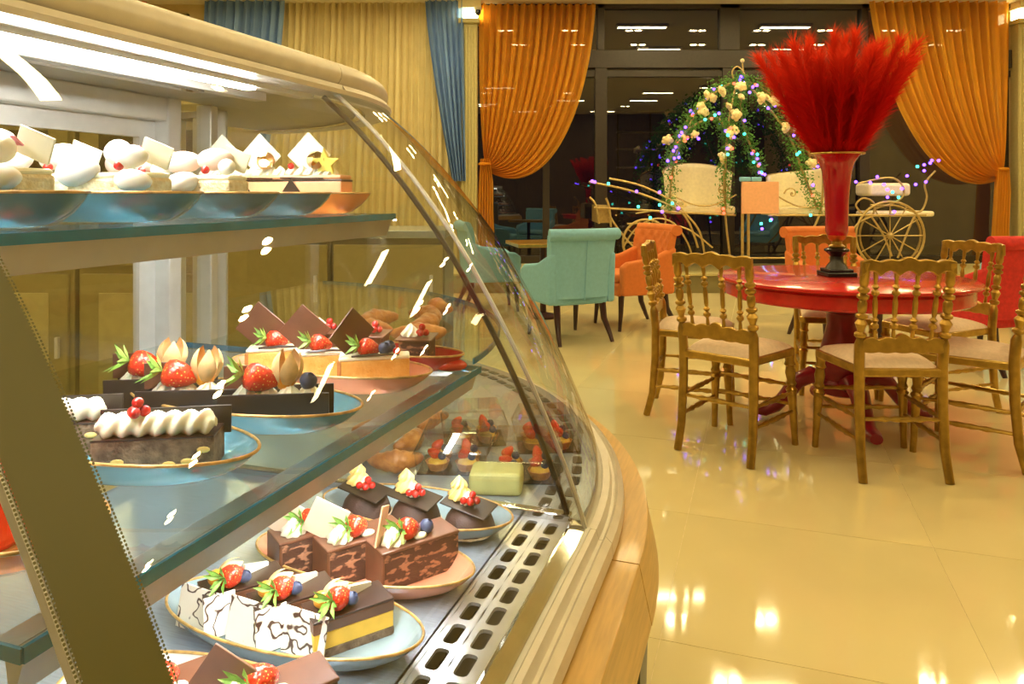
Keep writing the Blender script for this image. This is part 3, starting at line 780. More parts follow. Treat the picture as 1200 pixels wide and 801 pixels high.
# curved front glass and printed edge bands
def pane(a0, a1, off=0.0, n=40):
    return MB().sheet(lambda u, v: (prof_at(v)[0]+off, a0+(a1-a0)*u, prof_at(v)[1]), 1, n)
dp('front_pane', pane(A0, A1-.002), M['caseglass'], smooth=60)
def band(a0, a1, off):
    mb = pane(a0, a1, off, 60); me = mb.mesh('printed_band', M['frit'], 60)
    uv = me.uv_layers.new(name='UVMap'); ln = 0
    for poly in me.polygons:
        for li in poly.loop_indices:
            co = me.vertices[me.loops[li].vertex_index].co
            uv.data[li].uv = ((co.y-(a0+a1)/2)*100, co.z*100*1.15)
    return ob('printed_band', me, dc, OFF)
band(A0, A0+.054, .0015)
# frame strip along both glass ends
for a in (A0+.002, A1-.004):
    pts = [(prof_at(i/40)[0]-.002, a, prof_at(i/40)[1]-.002) for i in range(41)]
    dp('glass_edge_strip', MB().tube(pts, .0035, 6), M['alu_w'], smooth=True)
pts = [(prof_at(i/40)[0]-.020, A1-.006, prof_at(i/40)[1]-.010) for i in range(41)]
dp('end_gasket', MB().tube(pts, .0045, 6), M['frame'], smooth=True)
# glass end panels
for nm, a in (('end_pane', A0), ('end_pane', A1-.0005)):
    pg = [(BB, .70)]+[(BB, 1.352)]+[prof_at(i/30) for i in range(31)]
    mb = MB(); mb.add([(p[0], a, p[1]) for p in pg], [tuple(range(len(pg)))])
    dp(nm, mb, M['endglass'] if a > .5 else M['caseglass'])
dp('end_sill', MB().bx(BB, -.262, A1-.016, A1, .70, .712), M['mirror'], bevel=.002)
# top rail, ribbed profile, canopy
dp('top_rail', MB().tube([(-.675, A0, 1.380), (-.675, A1-.0015, 1.380)], .0215, 20), M['alu'], smooth=True)
dp('rail_profile', MB().prism([(-.70,1.345),(-.648,1.345),(-.646,1.352),(-.652,1.354),(-.653,1.361),(-.70,1.361)], A0, A1, 'y'), M['alu'])
dp('canopy', MB().bx(BB-.03, -.70, A0, A1, 1.352, 1.366), M['profile'])
for bb, lit in ((-.708, True), (-.80, False)):
    dp('led_housing', MB().bx(bb-.012, bb+.012, A0+.01, A1-.02, 1.338, 1.352), M['alu_w'])
    dp('led_strip' if lit else 'lamp_cover', MB().bx(bb-.008, bb+.008, A0+.015, A1-.16, 1.334, 1.338), M['led'] if lit else M['mirror'])
# shelves
def shelf(z, bf, a0, a1):
    s = dp('glass_shelf', MB().bx(BB+.02, bf, a0, a1, z-.008, z), M['shelfglass'])
    MB().bx(bf-.0015, bf+.0015, a0, a1, z-.009, z+.0005).bx(BB+.02, bf, a0-.0015, a0+.001, z-.009, z).bx(BB+.02, bf, a1-.001, a1+.0015, z-.009, z).build('shelf_edge', M['tealedge'], s)
    pr = MB().prism([(bf-.020,z-.009),(bf-.004,z-.009),(bf-.012,z-.034),(bf-.016,z-.034)], a0+.004, a1-.004, 'y').build('shelf_profile', M['profile'], s)
    MB().prism([(bf-.035,z-.0097),(bf-.022,z-.0097),(bf-.022,z-.013),(bf-.035,z-.013)], a0+.01, a1-.01, 'y').build('led_strip', M['led2'], s)
    MB().bx(bf-.038, bf-.018, a0+.004, a1-.004, z-.0095, z-.0085).build('led_cover', M['profile'], s)
    for a in (a0+.012, a1-.012):
        MB().prism([(BB+.01,z-.05),(BB+.01,z-.009),(bf-.03,z-.009),(bf-.03,z-.014)], a-.003, a+.003, 'y').build('bracket', M['alu_w'], s)
shelf(.92, -.40, A0+.020, A1-.020)
shelf(1.15, -.545, A0+.020, A1-.020)
# rear: posts and sliding glass doors
for a in (A0+.015, A1-.015):
    dp('rear_post', MB().bx(BB-.02, BB+.015, a-.015, a+.015, .70, 1.352), M['alu_w'], bevel=.003)
dp('rear_header', MB().bx(BB-.03, BB+.01, A0, A1, 1.31, 1.352), M['alu_w'], bevel=.003)
mid = .60
for k, (a0, a1, dy) in enumerate(((A0+.03, mid+.03, 0), (mid-.03, A1-.03, -.018))):
    d = dp('sliding_door', MB().bx(BB-.012+dy, BB+.002+dy, a0, a0+.035, .71, 1.315).bx(BB-.012+dy, BB+.002+dy, a1-.035, a1, .71, 1.315).bx(BB-.012+dy, BB+.002+dy, a0+.035, a1-.035, 1.28, 1.315).bx(BB-.012+dy, BB+.002+dy, a0+.035, a1-.035, .71, .745), M['alu_w'])
    MB().bx(BB-.006+dy, BB-.004+dy, a0+.03, a1-.03, .74, 1.285).build('door_glass', M['caseglass'], d)

# ------------------------------------------------------------------ corner unit beyond the far end panel
CC = Vector((BA+.30, A1+.30, 0))
cc_ = thing('corner_display_case', 'rounded corner unit of the glass pastry case beyond the end pane', 'display case', W(CC.x, CC.y, 0), -TH)
OC = -CC
def cp(name, mb, mat, **k): return mb.build(name, mat, cc_, OC, **k)
ANG = PI/2
def rev(poly, n=40, closed=True, ang=ANG, ph0=0.0):
    # sweep a (b, z) outline about the vertical axis at (BA, A1)
    mb = MB(); m = len(poly)
    vs = []
    for i in range(n+1):
        t = ph0+ang*i/n
        for b, z in poly: r = b-BA; vs.append((BA+r*math.cos(t), A1+r*math.sin(t), z))
    fs = []
    for i in range(n):
        for j in range(m if closed else m-1):
            j2 = (j+1) % m; fs.append((i*m+j, (i+1)*m+j, (i+1)*m+j2, i*m+j2))
    if closed: fs += [tuple(range(m)), tuple(reversed([n*m+j for j in range(m)]))]
    return mb.add(vs, fs)
cp('plinth', rev([(-1.0,0),(-.175,0),(-.160,.565),(-1.0,.565)]), M['plinth'], smooth=30)
cp('wood_ledge', rev([(-.26,.65),(-.163,.65),(-.145,.565),(-.26,.565)]), M['wood'], smooth=30)
cp('base_rim', rev(rimp), M['alu'], smooth=25)
cp('deck', rev([(-1.0,.69),(-.25,.69),(-.25,.70),(-1.0,.70)]), M['steel'], smooth=30)
cp('front_pane', rev([prof_at(i/36) for i in range(37)], 56, False), M['caseglass'], smooth=60)
cp('top_rail', rev([(-.675+.0215*math.cos(t*PI/8), 1.380+.0215*math.sin(t*PI/8)) for t in range(16)]), M['alu'], smooth=40)
cp('rail_profile', rev([(-.70,1.345),(-.648,1.345),(-.646,1.352),(-.653,1.361),(-.70,1.361)]), M['alu'], smooth=30)
cp('canopy', rev([(-1.0,1.352),(-.70,1.352),(-.70,1.366),(-1.0,1.366)]), M['profile'], smooth=30)
cp('lamp_cover', rev([(-.72,1.346),(-.705,1.346),(-.705,1.350),(-.72,1.350)], 24), M['mirror'])
for z, bf in ((.92,-.43),):
    s = cp('glass_shelf', rev([(-.93,z-.008),(bf,z-.008),(bf,z),(-.93,z)], 32, True, ANG-.06, .03), M['shelfglass'], smooth=30)
    cp('shelf_edge', rev([(bf-.001,z-.009),(bf+.002,z-.009),(bf+.002,z+.0005),(bf-.001,z+.0005)], 32, True, ANG-.06, .03), M['tealedge'])
for k in range(5):
    t = .30+k*(ANG-.32)/4; r = .28
    cp('rear_post', MB().box((BA+r*math.cos(t), A1+r*math.sin(t), 1.02), (.03,.03,.66), (0,0,t)), M['alu_w'], bevel=.003)
cp('rear_glass', rev([(-.995,.70),(-.995,1.352)], 20, False), M['caseglass'])
slot_me = MB(); slot_me.prism(rrect(0,0,.0085,.0175,.0055), 0, .0008, 'z'); slot_me = slot_me.mesh('slot', M['darkvoid'])
for r in range(30):
    for bb in (-.3155, -.2835):
        t = .045+r*.049; R = bb-BA
        o = ob('air_slot', slot_me, cc_, Vector((BA+R*math.cos(t), A1+R*math.sin(t), .7002))+OC, (0,0,t))

# ------------------------------------------------------------------ food: shared pieces
FM = {}
FM['choc'] = pm('dark_chocolate', (.035,.014,.009), .28, var=.25, scale=40, coat=.25)
FM['velvet'] = pm('velvet_chocolate', (.055,.024,.017), .6, var=.2, scale=60, bump=.25, bscale=500)
FM['milk'] = pm('milk_chocolate', (.13,.050,.026), .35, var=.15, scale=40, coat=.15)
FM['plank'] = pm('chocolate_plank', (.028,.018,.013), .35, var=.2, scale=30)
FM['palechoc'] = pm('pale_pink_chocolate', (.80,.60,.42), .4, var=.05)
FM['tanchoc'] = pm('caramel_chocolate', (.62,.36,.18), .4, var=.05)
FM['whitechoc'] = pm('white_chocolate', (.86,.80,.58), .4, var=.04)
FM['cream'] = pm('whipped_cream', (.86,.80,.58), .5, var=.05, sss=.15, bump=.1, bscale=60)
FM['yellowcream'] = pm('piped_custard', (.85,.60,.18), .5, var=.08, sss=.1)
FM['leafg'] = pm('strawberry_leaf', (.24,.44,.07), .5, var=.35, scale=90)
FM['blue'] = pm('blueberry_skin', (.035,.05,.11), .5, var=.4, scale=60)
FM['currant'] = pm('redcurrant_skin', (.55,.015,.012), .12, var=.2, scale=50, sss=.2, coat=.6)
FM['husk'] = pm('physalis_husk', (.80,.52,.22), .55, var=.2, scale=60, sss=.15)
FM['physalis'] = pm('physalis_fruit', (.85,.36,.03), .3, var=.1, coat=.4)
FM['sponge'] = pm('golden_sponge', (.80,.40,.07), .7, var=.1, scale=60, bump=.5, bscale=220, col2=(.86,.52,.14))
FM['crust'] = pm('baked_crust', (.50,.20,.05), .7, var=.2, scale=60, bump=.4, bscale=200)
FM['crumb'] = pm('nut_crumb', (.62,.42,.20), .8, var=.3, scale=90, bump=.9, bscale=160, col2=(.80,.66,.42))
FM['biscuit'] = pm('brown_biscuit', (.11,.065,.04), .8, var=.3, scale=90, bump=.7, bscale=250, col2=(.24,.16,.10))
FM['custard'] = pm('custard_layer', (.86,.52,.06), .5, var=.08, scale=40)
FM['peach'] = pm('peach_mousse', (.85,.42,.20), .45, var=.06, scale=30)
FM['redglaze'] = pm('red_glaze', (.58,.014,.008), .08, var=.12, scale=20, coat=.8)
FM['starfruit'] = pm('starfruit_flesh', (.80,.66,.12), .35, var=.1, sss=.1)
FM['egg'] = pm('white_meringue', (.88,.84,.78), .45, var=.03, sss=.1)
FM['egg_p'] = pm('blush_meringue', (.86,.66,.56), .45, var=.08, scale=20)
FM['pinkp'] = pm('pink_petal', (.80,.30,.38), .5, var=.15)
FM['croiss'] = pm('croissant_crust', (.55,.22,.05), .4, var=.3, scale=50, bump=.5, bscale=90, col2=(.32,.09,.02), coat=.3)
FM['reflection'] = pm('pale_yellow_reflection', (.55,.52,.20), .6, var=.08)
FM['plastic'] = glass_mat('clear_plastic', (.93,.93,.92), .07)
def brownie_mat():
    m, nt, N, L, p = nodes('brownie_cut_face')
    tc = N.new('ShaderNodeTexCoord'); v = N.new('ShaderNodeTexNoise'); v.inputs['Scale'].default_value = 95; v.inputs['Detail'].default_value = 4
    mp = N.new('ShaderNodeMapping'); mp.inputs['Scale'].default_value = (.7,1,1.5); L.new(tc.outputs['Object'], mp.inputs[0]); L.new(mp.outputs[0], v.inputs['Vector'])
    cr = N.new('ShaderNodeValToRGB'); e = cr.color_ramp.elements
    e[0].position = .53; e[0].color = (.06,.022,.013,1); e[1].position = .60; e[1].color = (.36,.17,.09,1)
    L.new(v.outputs[0], cr.inputs[0]); L.new(cr.outputs[0], p.inputs['Base Color']); p.inputs['Roughness'].default_value = .6
    b = N.new('ShaderNodeBump'); b.inputs['Strength'].default_value = .7; b.inputs['Distance'].default_value = .003
    L.new(v.outputs[0], b.inputs['Height']); L.new(b.outputs[0], p.inputs['Normal']); return m
FM['brownie'] = brownie_mat()
def berry_mat():
    m, nt, N, L, p = nodes('strawberry_skin')
    tc = N.new('ShaderNodeTexCoord'); v = N.new('ShaderNodeTexVoronoi'); v.inputs['Scale'].default_value = 300
    L.new(tc.outputs['Object'], v.inputs['Vector'])
    cr = N.new('ShaderNodeValToRGB'); e = cr.color_ramp.elements
    e[0].position = .16; e[0].color = (.85,.50,.12,1); e[1].position = .26; e[1].color = (.68,.035,.012,1)
    L.new(v.outputs['Distance'], cr.inputs[0]); L.new(cr.outputs[0], p.inputs['Base Color'])
    p.inputs['Roughness'].default_value = .22; p.inputs['Coat Weight'].default_value = .4
    p.inputs['Subsurface Weight'].default_value = .12; p.inputs['Subsurface Scale'].default_value = .004
    b = N.new('ShaderNodeBump'); b.inputs['Strength'].default_value = .6; b.inputs['Distance'].default_value = .0015
    L.new(v.outputs['Distance'], b.inputs['Height']); L.new(b.outputs[0], p.inputs['Normal']); return m
FM['berry'] = berry_mat()
def drizzle_mat():
    m, nt, N, L, p = nodes('drizzled_white_chocolate')
    tc = N.new('ShaderNodeTexCoord'); nz = N.new('ShaderNodeTexNoise'); nz.inputs['Scale'].default_value = 42; nz.inputs['Detail'].default_value = 1.5
    oi = N.new('ShaderNodeObjectInfo'); ad = N.new('ShaderNodeVectorMath'); ad.operation = 'ADD'
    mu = N.new('ShaderNodeMath'); mu.operation = 'MULTIPLY'; mu.inputs[1].default_value = 9
    L.new(oi.outputs['Random'], mu.inputs[0]); L.new(tc.outputs['Object'], ad.inputs[0]); L.new(mu.outputs[0], ad.inputs[1]); L.new(ad.outputs[0], nz.inputs['Vector'])
    sb_ = N.new('ShaderNodeMath'); sb_.operation = 'SUBTRACT'; sb_.inputs[1].default_value = .5; L.new(nz.outputs[0], sb_.inputs[0])
    ab = N.new('ShaderNodeMath'); ab.operation = 'ABSOLUTE'; L.new(sb_.outputs[0], ab.inputs[0])
    cr = N.new('ShaderNodeValToRGB'); e = cr.color_ramp.elements
    e[0].position = .012; e[0].color = (.05,.018,.01,1); e[1].position = .026; e[1].color = (.85,.77,.62,1)
    L.new(ab.outputs[0], cr.inputs[0]); L.new(cr.outputs[0], p.inputs['Base Color']); p.inputs['Roughness'].default_value = .4
    return m
FM['drizzle'] = drizzle_mat()

sb_prof = [(0,-.019),(.004,-.0175),(.009,-.011),(.0125,-.002),(.0135,.006),(.0115,.012),(.006,.0148),(0,.015)]
berry_me = MB().lathe(sb_prof, 16).mesh('strawberry', FM['berry'], 60)
lv = MB()
for k in range(8):
    t = 2*PI*k/8+.2*(k%2); ln = .015+.003*(k%3); up = .012+.004*((k*5)%3)
    c, s = math.cos(t), math.sin(t); w_ = .0036
    lv.add([(0,0,.0145),(c*ln*.5-s*w_,s*ln*.5+c*w_,.0155+up*.55),(c*ln,s*ln,.0145+up),(c*ln*.5+s*w_,s*ln*.5-c*w_,.0155+up*.55),(c*ln*.5,s*ln*.5,.0135+up*.5)], [(0,1,4),(1,2,4),(2,3,4),(3,0,4)])
lv.tube([(0,0,.014),(.001,0,.024)], .0014, 5)
leaves_me = lv.mesh('leaves', FM['leafg'])
cur_me = MB().ball((0,0,0), .0052, 12, 8).ball((0,0,.0052), .0009, 5, 4).mesh('redcurrant', FM['currant'], 80)
blue_me = MB().lathe([(0,-.0085),(.005,-.007),(.0088,-.001),(.0085,.004),(.005,.0075),(.0035,.0085),(.0032,.0068),(0,.006)], 14).mesh('blueberry', FM['blue'], 60)
ros_me = MB().lathe([(.0135,0),(.0145,.003),(.0125,.006),(.0115,.008),(.008,.0115),(.0065,.0135),(.003,.017),(.0004,.020)], 32, ridges=8, ramp=.12, twist=.14).mesh('cream_rosette', FM['cream'], 50)
husk_me = MB()
for k in range(5):
    t = 2*PI*k/5
    def hf(u, v, t=t):
        a = t+(u-.5)*1.25*math.sin(PI*min(1,.12+.86*v))**.8; r = .013*math.sin(PI*(.10+.80*v))+.001+.004*v*v
        return (r*math.cos(a), r*math.sin(a), .036*v)
    husk_me.sheet(hf, 4, 8)
husk_me = husk_me.mesh('physalis_husk', FM['husk'], 60)
phy_me = MB().ball((0,0,0), .0095, 12, 8).mesh('physalis', FM['physalis'], 80)
def strawberry(p, loc, rot=(.2,1.2,0), s=1.0):
    o = ob('strawberry', berry_me, p, loc, rot, (s,s,s)); ob('leaves', leaves_me, o); return o
def currants(p, loc, n=4):
    for i, d in enumerate(((0,0,0),(.0095,.002,0),(.004,-.008,.001),(.0045,-.001,.0085),(-.007,-.006,.001))[:n]):
        ob('redcurrant', cur_me, p, Vector(loc)+Vector(d), (.5*i,.7*i,0))
def rosette(p, loc, s=1, mat=None):
    if mat:
        me = ros_me.copy(); me.materials[0] = mat; return ob('cream_rosette', me, p, loc, (0,0,0), (s,s,s))
    return ob('cream_rosette', ros_me, p, loc, (0,0,0), (s,s,s))
def blueberry(p, loc, s=1): return ob('blueberry', blue_me, p, loc, (.4,.5,0), (s,s,s))
def physalis(p, loc, rot=(0,0,0), s=1.0):
    o = ob('physalis', phy_me, p, Vector(loc)+Vector((0,0,.010)), (0,0,0), (s,s,s)); ob('husk', husk_me, o, (0,0,-.006), rot, (1,1,1)); return o
def plaque(p, loc, size, rot, mat, th=.0022, name='chocolate_plaque'):
    return MB().box((0,0,0), (size[0], th, size[1])).build(name, mat, p, loc, rot, bevel=.0006)
def braid(p, L, z, w_=.011, name='piped_cream', y=0):
    mb = MB(); n = 72; m = 28; vs = []
    for i in range(n+1):
        u = i/n; e = min(1, math.sin(PI*min(max(u,.012),.988))*5)**.5
        for j in range(m):
            t = 2*PI*j/m; ph = t+2*PI*3.6*u
            r = w_*e*(1+.20*math.cos(2*ph)+.055*math.cos(14*ph))
            vs.append((-L/2+L*u, y+r*math.cos(t), z+.0085+r*.92*math.sin(t)))
    mb.add(vs, [(i*m+j, i*m+(j+1)%m, (i+1)*m+(j+1)%m, (i+1)*m+j) for i in range(n) for j in range(m)]+[tuple(range(m)), tuple(n*m+j for j in range(m))])
    return mb.build(name, FM['cream'], p, smooth=60)

# plates
PM = {'deep': pm('deep_teal_glaze', (.045,.17,.23), .12, var=.15, scale=14, coat=.6), 'teal': pm('teal_glaze', (.13,.34,.43), .12, var=.12, scale=14, coat=.6), 'slate': pm('slate_glaze', (.27,.36,.38), .14, var=.10, scale=14, coat=.6),
      'peach': pm('peach_glaze', (.74,.30,.17), .14, var=.08, scale=14, coat=.6), 'orange': pm('orange_glaze', (.72,.22,.04), .12, var=.08, scale=14, coat=.6),
      'red': pm('red_plate_glaze', (.50,.03,.03), .10, var=.08, scale=14, coat=.6), 'dark': pm('dark_teal_glaze', (.06,.13,.15), .14, var=.2, scale=14, coat=.6),
      'rim': pm('golden_plate_rim', (.55,.33,.10), .35, .3, var=.3, scale=80), 'white': pm('pale_plate_glaze', (.70,.68,.60), .14, var=.05, coat=.6)}
def plate_meshes(hx, hy, mat, h=.027, well=.27):
    o = [(0,0),(.70,0),(.78,.10),(.89,.42),(.965,.76),(1,1)]; i = [(.985,1.0),(.95,max(.80,well+.10)),(.88,max(.48,well+.04)),(.80,well+.01),(0,well)]
    k = hy/hx
    body = MB().lathe([(r*hx, z*h) for r, z in o+i], 56, sy=k).mesh('body', mat, 50)
    rim = MB().tube([(hx*.992*math.cos(t*PI/28), hy*.992*math.sin(t*PI/28), h) for t in range(56)], .0016, 6, True).mesh('rim', PM['rim'], 80)
    return body, rim
plate_cache = {}
def plate(label, b, a, z, col, hx=.15, hy=.066, rz=0, group='oval dessert plates', h=.027, well=.27):
    t = thing('oval_plate', label, 'plate', W(b, a, z+.0004), -TH+rz, group)
    key = (col, hx, hy, h)
    if key not in plate_cache: plate_cache[key] = plate_meshes(hx, hy, PM[col], h, well)
    ob('body', plate_cache[key][0], t); ob('rim', plate_cache[key][1], t)
    return t
PZ = .0078                                   # height of a plate's well above its foot
def cake(name, label, cat, b, a, z, rz, group):
    return thing(name, label, cat, W(b, a, z+PZ), rz, group)
ZD, ZM, ZU = .70, .92, 1.15
# ---- deck, peach plate with three brownie slices
def brownie(label, b, a, z, rz, pl, garnish, grp):
    t = cake('chocolate_slice', label, 'cake slice', b, a, z, rz, grp)
    L, D, Hh = .106, .046, .045
    mb = MB().box((0,0,Hh/2-.0005), (L, D, Hh-.001)); mb.build('cake_body', FM['brownie'], t, bevel=.0015)
    MB().box((-L/2+.001,0,Hh/2),(.004,D+.002,Hh)).build('glaze_end', FM['milk'], t, bevel=.001)
    MB().box((0,0,Hh+.001),(L+.002,D+.002,.004)).build('glaze_top', FM['milk'], t, bevel=.0015)
    zt = Hh+.003
    rosette(t, (-.030,-.004,zt), 1.05)
    plaque(t, pl[0], pl[1], pl[2], pl[3])
    strawberry(t, (-.008,-.004,zt+.011), (.25,-1.25,.2), 1.0)
    if garnish: blueberry(t, (.016,-.006,zt+.008)); 
    MB().ball((.004,-.012,zt+.002), (.009,.006,.004), 10, 6).build('cream_dab', FM['cream'], t, smooth=80)
    return t
g_ = 'brownie slices on the peach plate'
plate('peach oval plate with brownie slices, on the bottom deck', -.475, .805, ZD, 'peach', .152, .067)
RZ = math.radians(36)
brownie('brownie slice with caramel-coloured plaque and blueberry, right one on the peach plate', -.410, .818, ZD, RZ, ((-.040,.004,.068),(.040,.046),(.12,.35,.9),FM['tanchoc']), True, g_)
brownie('brownie slice with pale square plaque, middle one on the peach plate', -.475, .803, ZD, RZ, ((-.042,.010,.070),(.046,.046),(.10,.45,-.62),FM['palechoc']), False, g_)
brownie('brownie slice with pale square plaque, left one on the peach plate', -.540, .800, ZD, RZ, ((-.042,.010,.070),(.046,.046),(.10,.55,-.62),FM['palechoc']), False, g_)
# ---- deck, slate plate with chocolate domes
plate('slate-blue oval plate with chocolate domes, far end of the bottom deck', -.475, .955, ZD, 'slate', .150, .066)
for k, bb in enumerate((-.388, -.472, -.553)):
    t = cake('chocolate_dome', 'dark chocolate dome with plaque and redcurrants, %s on the slate plate' % ('right one','middle one','left one')[k], 'dome cake', bb, .950, ZD, -TH, 'chocolate domes on the slate plate')
    R = .036
    MB().lathe([(R*1.0,0),(R*1.02,.003),(R*.98,.010),(R*.88,.020),(R*.70,.028),(R*.42,.0335),(0,.036)], 28).build('dome', FM['velvet'], t, smooth=60)
    MB().lathe([(R*1.04,0),(R*1.06,.002),(R*.98,.0035)], 28, ridges=17, ramp=.02).build('crumb_base', FM['crumb'], t)
    MB().box((0,0,0),(.072,.040,.0022)).build('chocolate_plaque', FM['plank'], t, (.002,-.006,.0385), (.16,.14,-.15), bevel=.0006)
    rosette(t, (-.016,.004,.042), 1.15, FM['yellowcream']); rosette(t, (-.018,.006,.056), .8, FM['yellowcream'])
    rosette(t, (.000,-.004,.0395), .8); currants(t, (.006,-.012,.0465), 5)
# ---- deck, slate plate with layered opera slices
plate('slate-blue oval plate with drizzled layer cakes, near part of the bottom deck', -.482, .667, ZD, 'slate', .158, .067)
def layer_slice(label, b, a, rz, k):
    t = cake('layer_slice', label, 'cake slice', b, a, ZD, rz, 'drizzled layer slices on the slate plate')
    L, D = .088, .044
    MB().box((0,0,.0045),(L,D,.009)).build('biscuit_base', FM['biscuit'], t, bevel=.001)
    MB().box((0,0,.0175),(L*.985,D*.985,.017)).build('custard_layer', FM['custard'], t, bevel=.001)
    MB().box((0,0,.0315),(L,D,.011)).build('chocolate_layer', FM['milk'], t, bevel=.001)
    MB().box((0,0,.0382),(L,D,.0025)).build('glaze_top', FM['choc'], t, bevel=.0008)
    plaque(t, (-L/2-.004,-.006,.0225), (.052,.045), (-.16,.05,-.95), FM['drizzle'], .002)
    if k: plaque(t, (-L/2+.014,-D/2-.007,.022), (.034,.042), (-.2,.05,.15), FM['drizzle'], .002)
    physalis(t, (-.028,.002,.038), (.3,1.2,.4), .9); strawberry(t, (-.012,-.008,.050), (.3,-1.3,.3), .9)
    MB().prism([(-.002,0),(.030,.0),(.030,.004),(.0,.012)], -.002, .002).build('white_chocolate_shard', FM['whitechoc'], t, (.004,.006,.0395), (0,0,.35))
    blueberry(t, (.000,-.012,.047), .8)
layer_slice('layer cake slice with drizzled square, right one on the slate plate, cut side showing', -.416, .676, RZ-.05, 0)
layer_slice('layer cake slice with drizzled square, middle one on the slate plate', -.484, .674, RZ-.05, 1)
layer_slice('layer cake slice with drizzled square, left one by the dark printed band', -.552, .676, RZ-.05, 1)
# ---- deck, nearest plate
plate('pale oval plate with chocolate slices, nearest on the bottom deck', -.47, .515, ZD, 'white', .150, .068)
brownie('chocolate slice with dark plaque at the bottom, right of the printed band', -.400, .525, ZD, RZ, ((-.036,.008,.066),(.044,.044),(.12,.6,-.6),FM['milk']), False, 'chocolate slices on the nearest deck plate')
brownie('chocolate slice with dark plaque at the bottom, left of the printed band', -.485, .500, ZD, RZ, ((-.040,.010,.070),(.050,.050),(.10,.6,-.62),FM['milk']), False, 'chocolate slices on the nearest deck plate')
# ---- middle shelf, red plate with chocolate cubes
plate('dark red oval plate with chocolate cubes, far end of the middle shelf', -.558, .978, ZM, 'red', .150, .048)
for k, bb in enumerate((-.482, -.560, -.640)):
    t = cake('chocolate_cube', 'chocolate cube cake with square plaque lid, %s on the red plate' % ('right one','middle one','left one')[k], 'cake', bb, .976, ZM, -.10, 'chocolate cubes on the red plate')
    MB().box((0,0,.020),(.046,.046,.040)).build('cake_body', FM['brownie'] if k == 0 else FM['milk'], t, bevel=.002)
    MB().box((0,0,.0412),(.054,.054,.0024)).build('plaque_lid', FM['milk'], t, (0,0,0), (.03,0,0), bevel=.0006)
    rosette(t, (-.010,0,.0425), .95); currants(t, (.004,-.004,.048), 4)
MB().ball((0,0,.004), (.030,.016,.010), 16, 8).build('jelly', FM['redglaze'], None, W(-.432,.976,ZM+.0078), (0,0,-TH), smooth=80)
prop(bpy.data.objects['jelly'], 'glossy spoonful of red jelly at the right end of the red plate', 'jelly')
# ---- middle shelf, peach plate with cheesecake
plate('peach oval plate with golden cheesecake slices, on the middle shelf', -.560, .862, ZM, 'peach', .154, .064)
RC = math.radians(10)
for k, (bb, aa) in enumerate(((-.490,.864),(-.566,.866),(-.640,.868))):
    t = cake('cheesecake_slice', 'golden cheesecake slice with dark plaque and strawberry, %s on the peach plate' % ('right one','middle one','left one')[k], 'cake slice', bb, aa, ZM, RC, 'cheesecake slices on the peach plate')
    L, D, Hh = .092, .037, .033
    poly = [(-L/2,-D/2),(L/2,-D/2+.005),(L/2,D/2-.005),(-L/2,D/2)]
    MB().prism(poly, 0, Hh, 'z').build('sponge', FM['sponge'], t, bevel=.002)
    MB().prism([(-L/2-.002,-D/2-.0005),(-L/2+.003,-D/2-.001),(-L/2+.003,D/2+.001),(-L/2-.002,D/2)], 0, Hh, 'z').build('crust', FM['crust'], t, bevel=.001)
    MB().prism([(x*1.01, y*1.02) for x, y in poly], Hh, Hh+.005, 'z').build('cream_top', FM['cream'], t, bevel=.002)
    zt = Hh+.005
    plaque(t, (-.030,.006,zt+.027), (.052,.052), (.14,.72,-.1 if k != 0 else .75), FM['milk'])
    strawberry(t, (-.008,-.006,zt+.010), (.25,-1.25,.2), .92)
    MB().tube([(-.03,-.016,zt+.001),(.0,-.018,zt+.003),(.032,-.014,zt+.001)], [.0012,.002,.001], 6).build('chocolate_curl', FM['choc'], t)
    if k == 0: blueberry(t, (.013,-.006,zt+.008)); blueberry(t, (.019,.004,zt+.008)); currants(t, (.029,-.008,zt+.005), 1)
    if k == 1: physalis(t, (.018,.004,zt), (.4,.9,0), .8)
# ---- middle shelf, teal plate with plank desserts
plate('teal oval plate with chocolate plank desserts, on the middle shelf', -.566, .694, ZM, 'teal', .154, .066)
RP = math.radians(6)
for k, (bb, aa) in enumerate(((-.508,.680),(-.605,.664),(-.680,.690))):
    t = cake('plank_dessert', 'strawberry dessert boxed in by dark chocolate planks, %s on the teal plate' % ('right one','middle one','left one')[k], 'dessert', bb, aa, ZM, RP, 'plank desserts on the teal plate')
    L = .118
    for s in (-1, 1): MB().box((0,s*.018,.019),(L,.0028,.036)).build('chocolate_plank', FM['plank'], t, (0,0,0), (-.06*s,0,0), bevel=.0006)
    MB().box((0,0,.014),(L*.90,.030,.026)).build('mousse', FM['milk'], t, bevel=.003)
    for x in (-.036, -.012, .012, .034): rosette(t, (x,0,.027), .85)
    plaque(t, (-.040,.010,.046), (.040,.030), (.05,0,.1), FM['milk'])
    strawberry(t, (-.018,-.006,.050), (.2,-1.2,.15), 1.15)
    physalis(t, (.008,.004,.034), (.05,.12,0), 1.15)
    if k == 0: blueberry(t, (.034,-.004,.045), 1.1)
